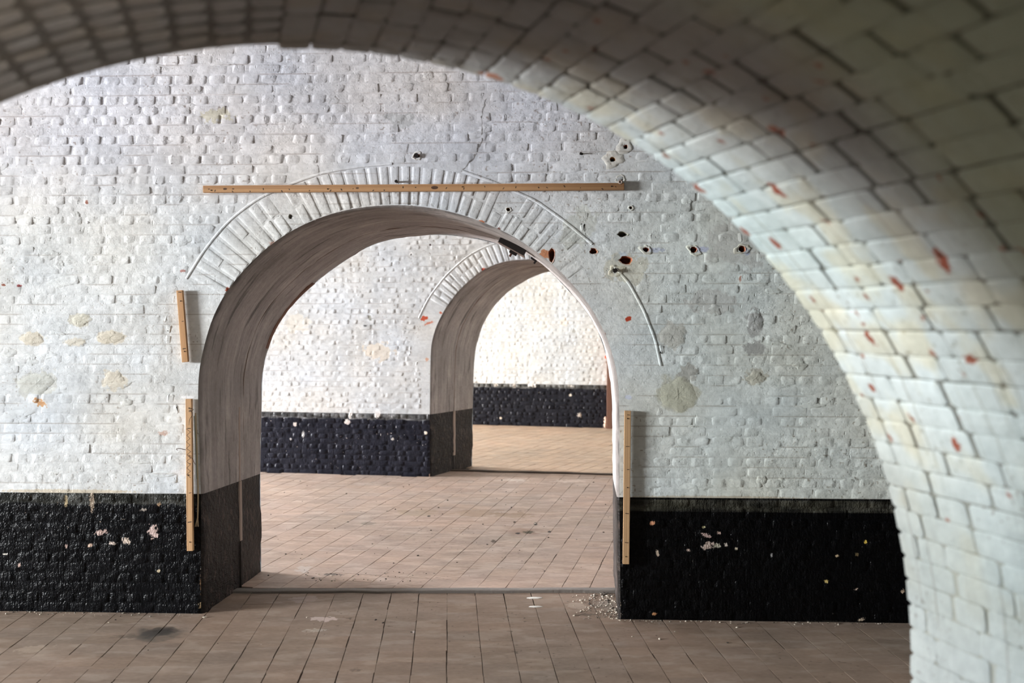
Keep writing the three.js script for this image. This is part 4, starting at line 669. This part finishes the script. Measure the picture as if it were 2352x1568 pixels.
{
  const g = stub('pipe_stub', 'small whitewashed pipe stub at the right end of the long batten', 'pipe', 1424, 420, 0.035, 0.011, MAT.white);
  g.children[1].geometry = new THREE.TorusGeometry(0.009, 0.004, 6, 14).translate(0, 0, 0.036); g.children[1].material = MAT.strip;
  const k = base('metal_bracket', 'dark metal bracket fixed under the soffit at the right shoulder of the first arch', 'bracket'), h = -0.42, a = wallA.local(1147, 551, h), b = wallA.local(1205, 583, h), L = Math.hypot(b[0] - a[0], b[1] - a[1]);
  wallA.place(k, (a[0] + b[0]) / 2, (a[1] + b[1]) / 2, h); k.rotation.z = Math.atan2(b[1] - a[1], b[0] - a[0]);
  const bar = new RoundedBoxGeometry(L, 0.05, 0.05, 2, 0.003); bar.translate(0, 0.012, 0); part('channel', bar, MAT.iron, k);
  const pl = new RoundedBoxGeometry(L * 1.02, 0.006, 0.17, 2, 0.002); pl.translate(0, -0.014, -0.07); part('plate', pl, MAT.umber, k);
  const lug = new RoundedBoxGeometry(0.05, 0.02, 0.03, 2, 0.004); lug.translate(0.02, -0.026, -0.06); part('lug', lug, MAT.iron, k);
  const pin = new THREE.CylinderGeometry(0.007, 0.007, 0.03, 10); pin.translate(0.012, -0.042, -0.06); part('pin', pin, MAT.rust, k);
  const c = base('metal_bracket', 'small black metal clip on the soffit just right of the larger bracket', 'bracket'), [cu, cv] = wallA.local(1226, 596, -0.5); wallA.place(c, cu, cv, -0.5); c.rotation.z = -0.62;
  const cb = new RoundedBoxGeometry(0.045, 0.012, 0.03, 1, 0.002); part('clip', cb, MAT.iron, c); const cs = new RoundedBoxGeometry(0.012, 0.016, 0.02, 1, 0.002); cs.translate(0.016, -0.012, 0); part('tongue', cs, MAT.iron, c);
}

// ------------------------------------------------------------------ loose things on the floors
function lumps(name, label, spots, seed) {                      // crumbs of mortar and brick too many to count
  const r = rng(seed), list = [];
  for (const [x, d, size, col, y = 0] of spots) {
    const g = new THREE.IcosahedronGeometry(size, 0), p = g.attributes.position, C = []; const sx = 0.7 + r() * 0.6, sy = 0.4 + r() * 0.4, sz = 0.7 + r() * 0.6, t = r() * 6;
    for (let i = 0; i < p.count; i++) C.push(...col);
    g.scale(sx, sy, sz); g.rotateY(t); g.translate(x, y + size * sy * 0.45, -d); g.setAttribute('color', new THREE.Float32BufferAttribute(C, 3)); list.push(g);
  }
  const m = new THREE.Mesh(mergeGeometries(list), MAT.rubble); m.name = numbered(name); m.castShadow = m.receiveShadow = true; scene.add(m); tag(m, label, 'rubble', null, 'stuff');
}
{
  const r = rng(91), pale = [0.62, 0.55, 0.46], grey = [0.3, 0.27, 0.23], dark = [0.07, 0.055, 0.045], pick = () => (r() < 0.4 ? pale : r() < 0.7 ? grey : dark), heap = [], foot = [], crumbs = [];
  for (let i = 0; i < 420; i++) { const t = r() * r(); heap.push([0.62 - t * 0.3 + (r() - 0.5) * 0.04, 5.62 + r() * 0.62, 0.002 + r() * r() * 0.009, pick()]); }
  for (let i = 0; i < 420; i++) { const x = -3.1 + r() * 5.6; if (x > -1.84 && x < 0.6) continue; foot.push([x, lineA(x) - 0.012 - r() * r() * 0.08, 0.0015 + r() * r() * 0.007, pick()]); }
  for (let i = 0; i < 150; i++) { const x = -2.6 + r() * 3.6, d = 6.4 + r() * 4.2; crumbs.push([x, d, 0.0025 + r() * r() * 0.009, r() < 0.75 ? dark : grey, STEP]); }
  for (const [px, py, s] of [[705, 1418, 0.006], [470, 1418, 0.012], [863, 1423, 0.006], [880, 1430, 0.006], [1515, 1468, 0.009], [1671, 1476, 0.007], [1550, 1450, 0.005], [945, 1452, 0.007], [1452, 1462, 0.005], [1693, 1441, 0.009], [1230, 1206, 0.012], [250, 1430, 0.006], [265, 1424, 0.006], [340, 1493, 0.004], [500, 1478, 0.004], [600, 1480, 0.003]]) { const [x, d] = onFloor(px, py); crumbs.push([x, d, s, r() < 0.6 ? pale : dark, d > SILL_A ? STEP : 0]); }
  for (let i = 0; i < 60; i++) { const [x, d] = onFloor(700 + r() * 260, 1318 + r() * 22); crumbs.push([x, d, 0.002 + r() * 0.005, r() < 0.5 ? pale : dark, STEP]); }
  lumps('rubble', 'mortar crumbs heaped at the foot of the right jamb of the first arch', heap, 1);
  lumps('rubble', 'line of grit and crumbs along the foot of the black dado', foot, 2);
  lumps('rubble', 'scattered dark crumbs lying about the tile floors', crumbs, 3);
  for (const [px, py, w, t, label] of [[1229, 1373, 0.047, 0.016, 'white patch on the tiles nearest the threshold, the farther of the two'], [1230, 1393, 0.036, 0.013, 'white patch on the floor tiles, the nearer of the two']]) {
    const [x, d] = onFloor(px, py), P = [], T = [], I = [], n = 20; P.push(x, 0.004, -d); T.push(0, 0);  // thin white patch lying flat on the tiles
    for (let i = 0; i < n; i++) { const a = i / n * 2 * Math.PI, k = 0.85 + noise(i, px) * 0.3; P.push(x + Math.cos(a) * w * k, 0.003, -d - Math.sin(a) * t * k); T.push(0, 0); }
    for (let i = 0; i < n; i++) { const a = i / n * 2 * Math.PI, k = 0.9 + noise(i, px) * 0.3; P.push(x + Math.cos(a) * w * k * 1.04, 0, -d - Math.sin(a) * t * k * 1.04); T.push(0, 0); }
    for (let i = 0; i < n; i++) { const j = (i + 1) % n; I.push(0, 1 + i, 1 + j, 1 + i, 1 + n + i, 1 + n + j, 1 + i, 1 + n + j, 1 + j); }
    const m = new THREE.Mesh(buffer(P, T, I), MAT.chalk); m.name = numbered('white_patch'); m.castShadow = m.receiveShadow = true; scene.add(m); tag(m, label, 'paint splash');
  }
}
renderer.render(scene, camera);
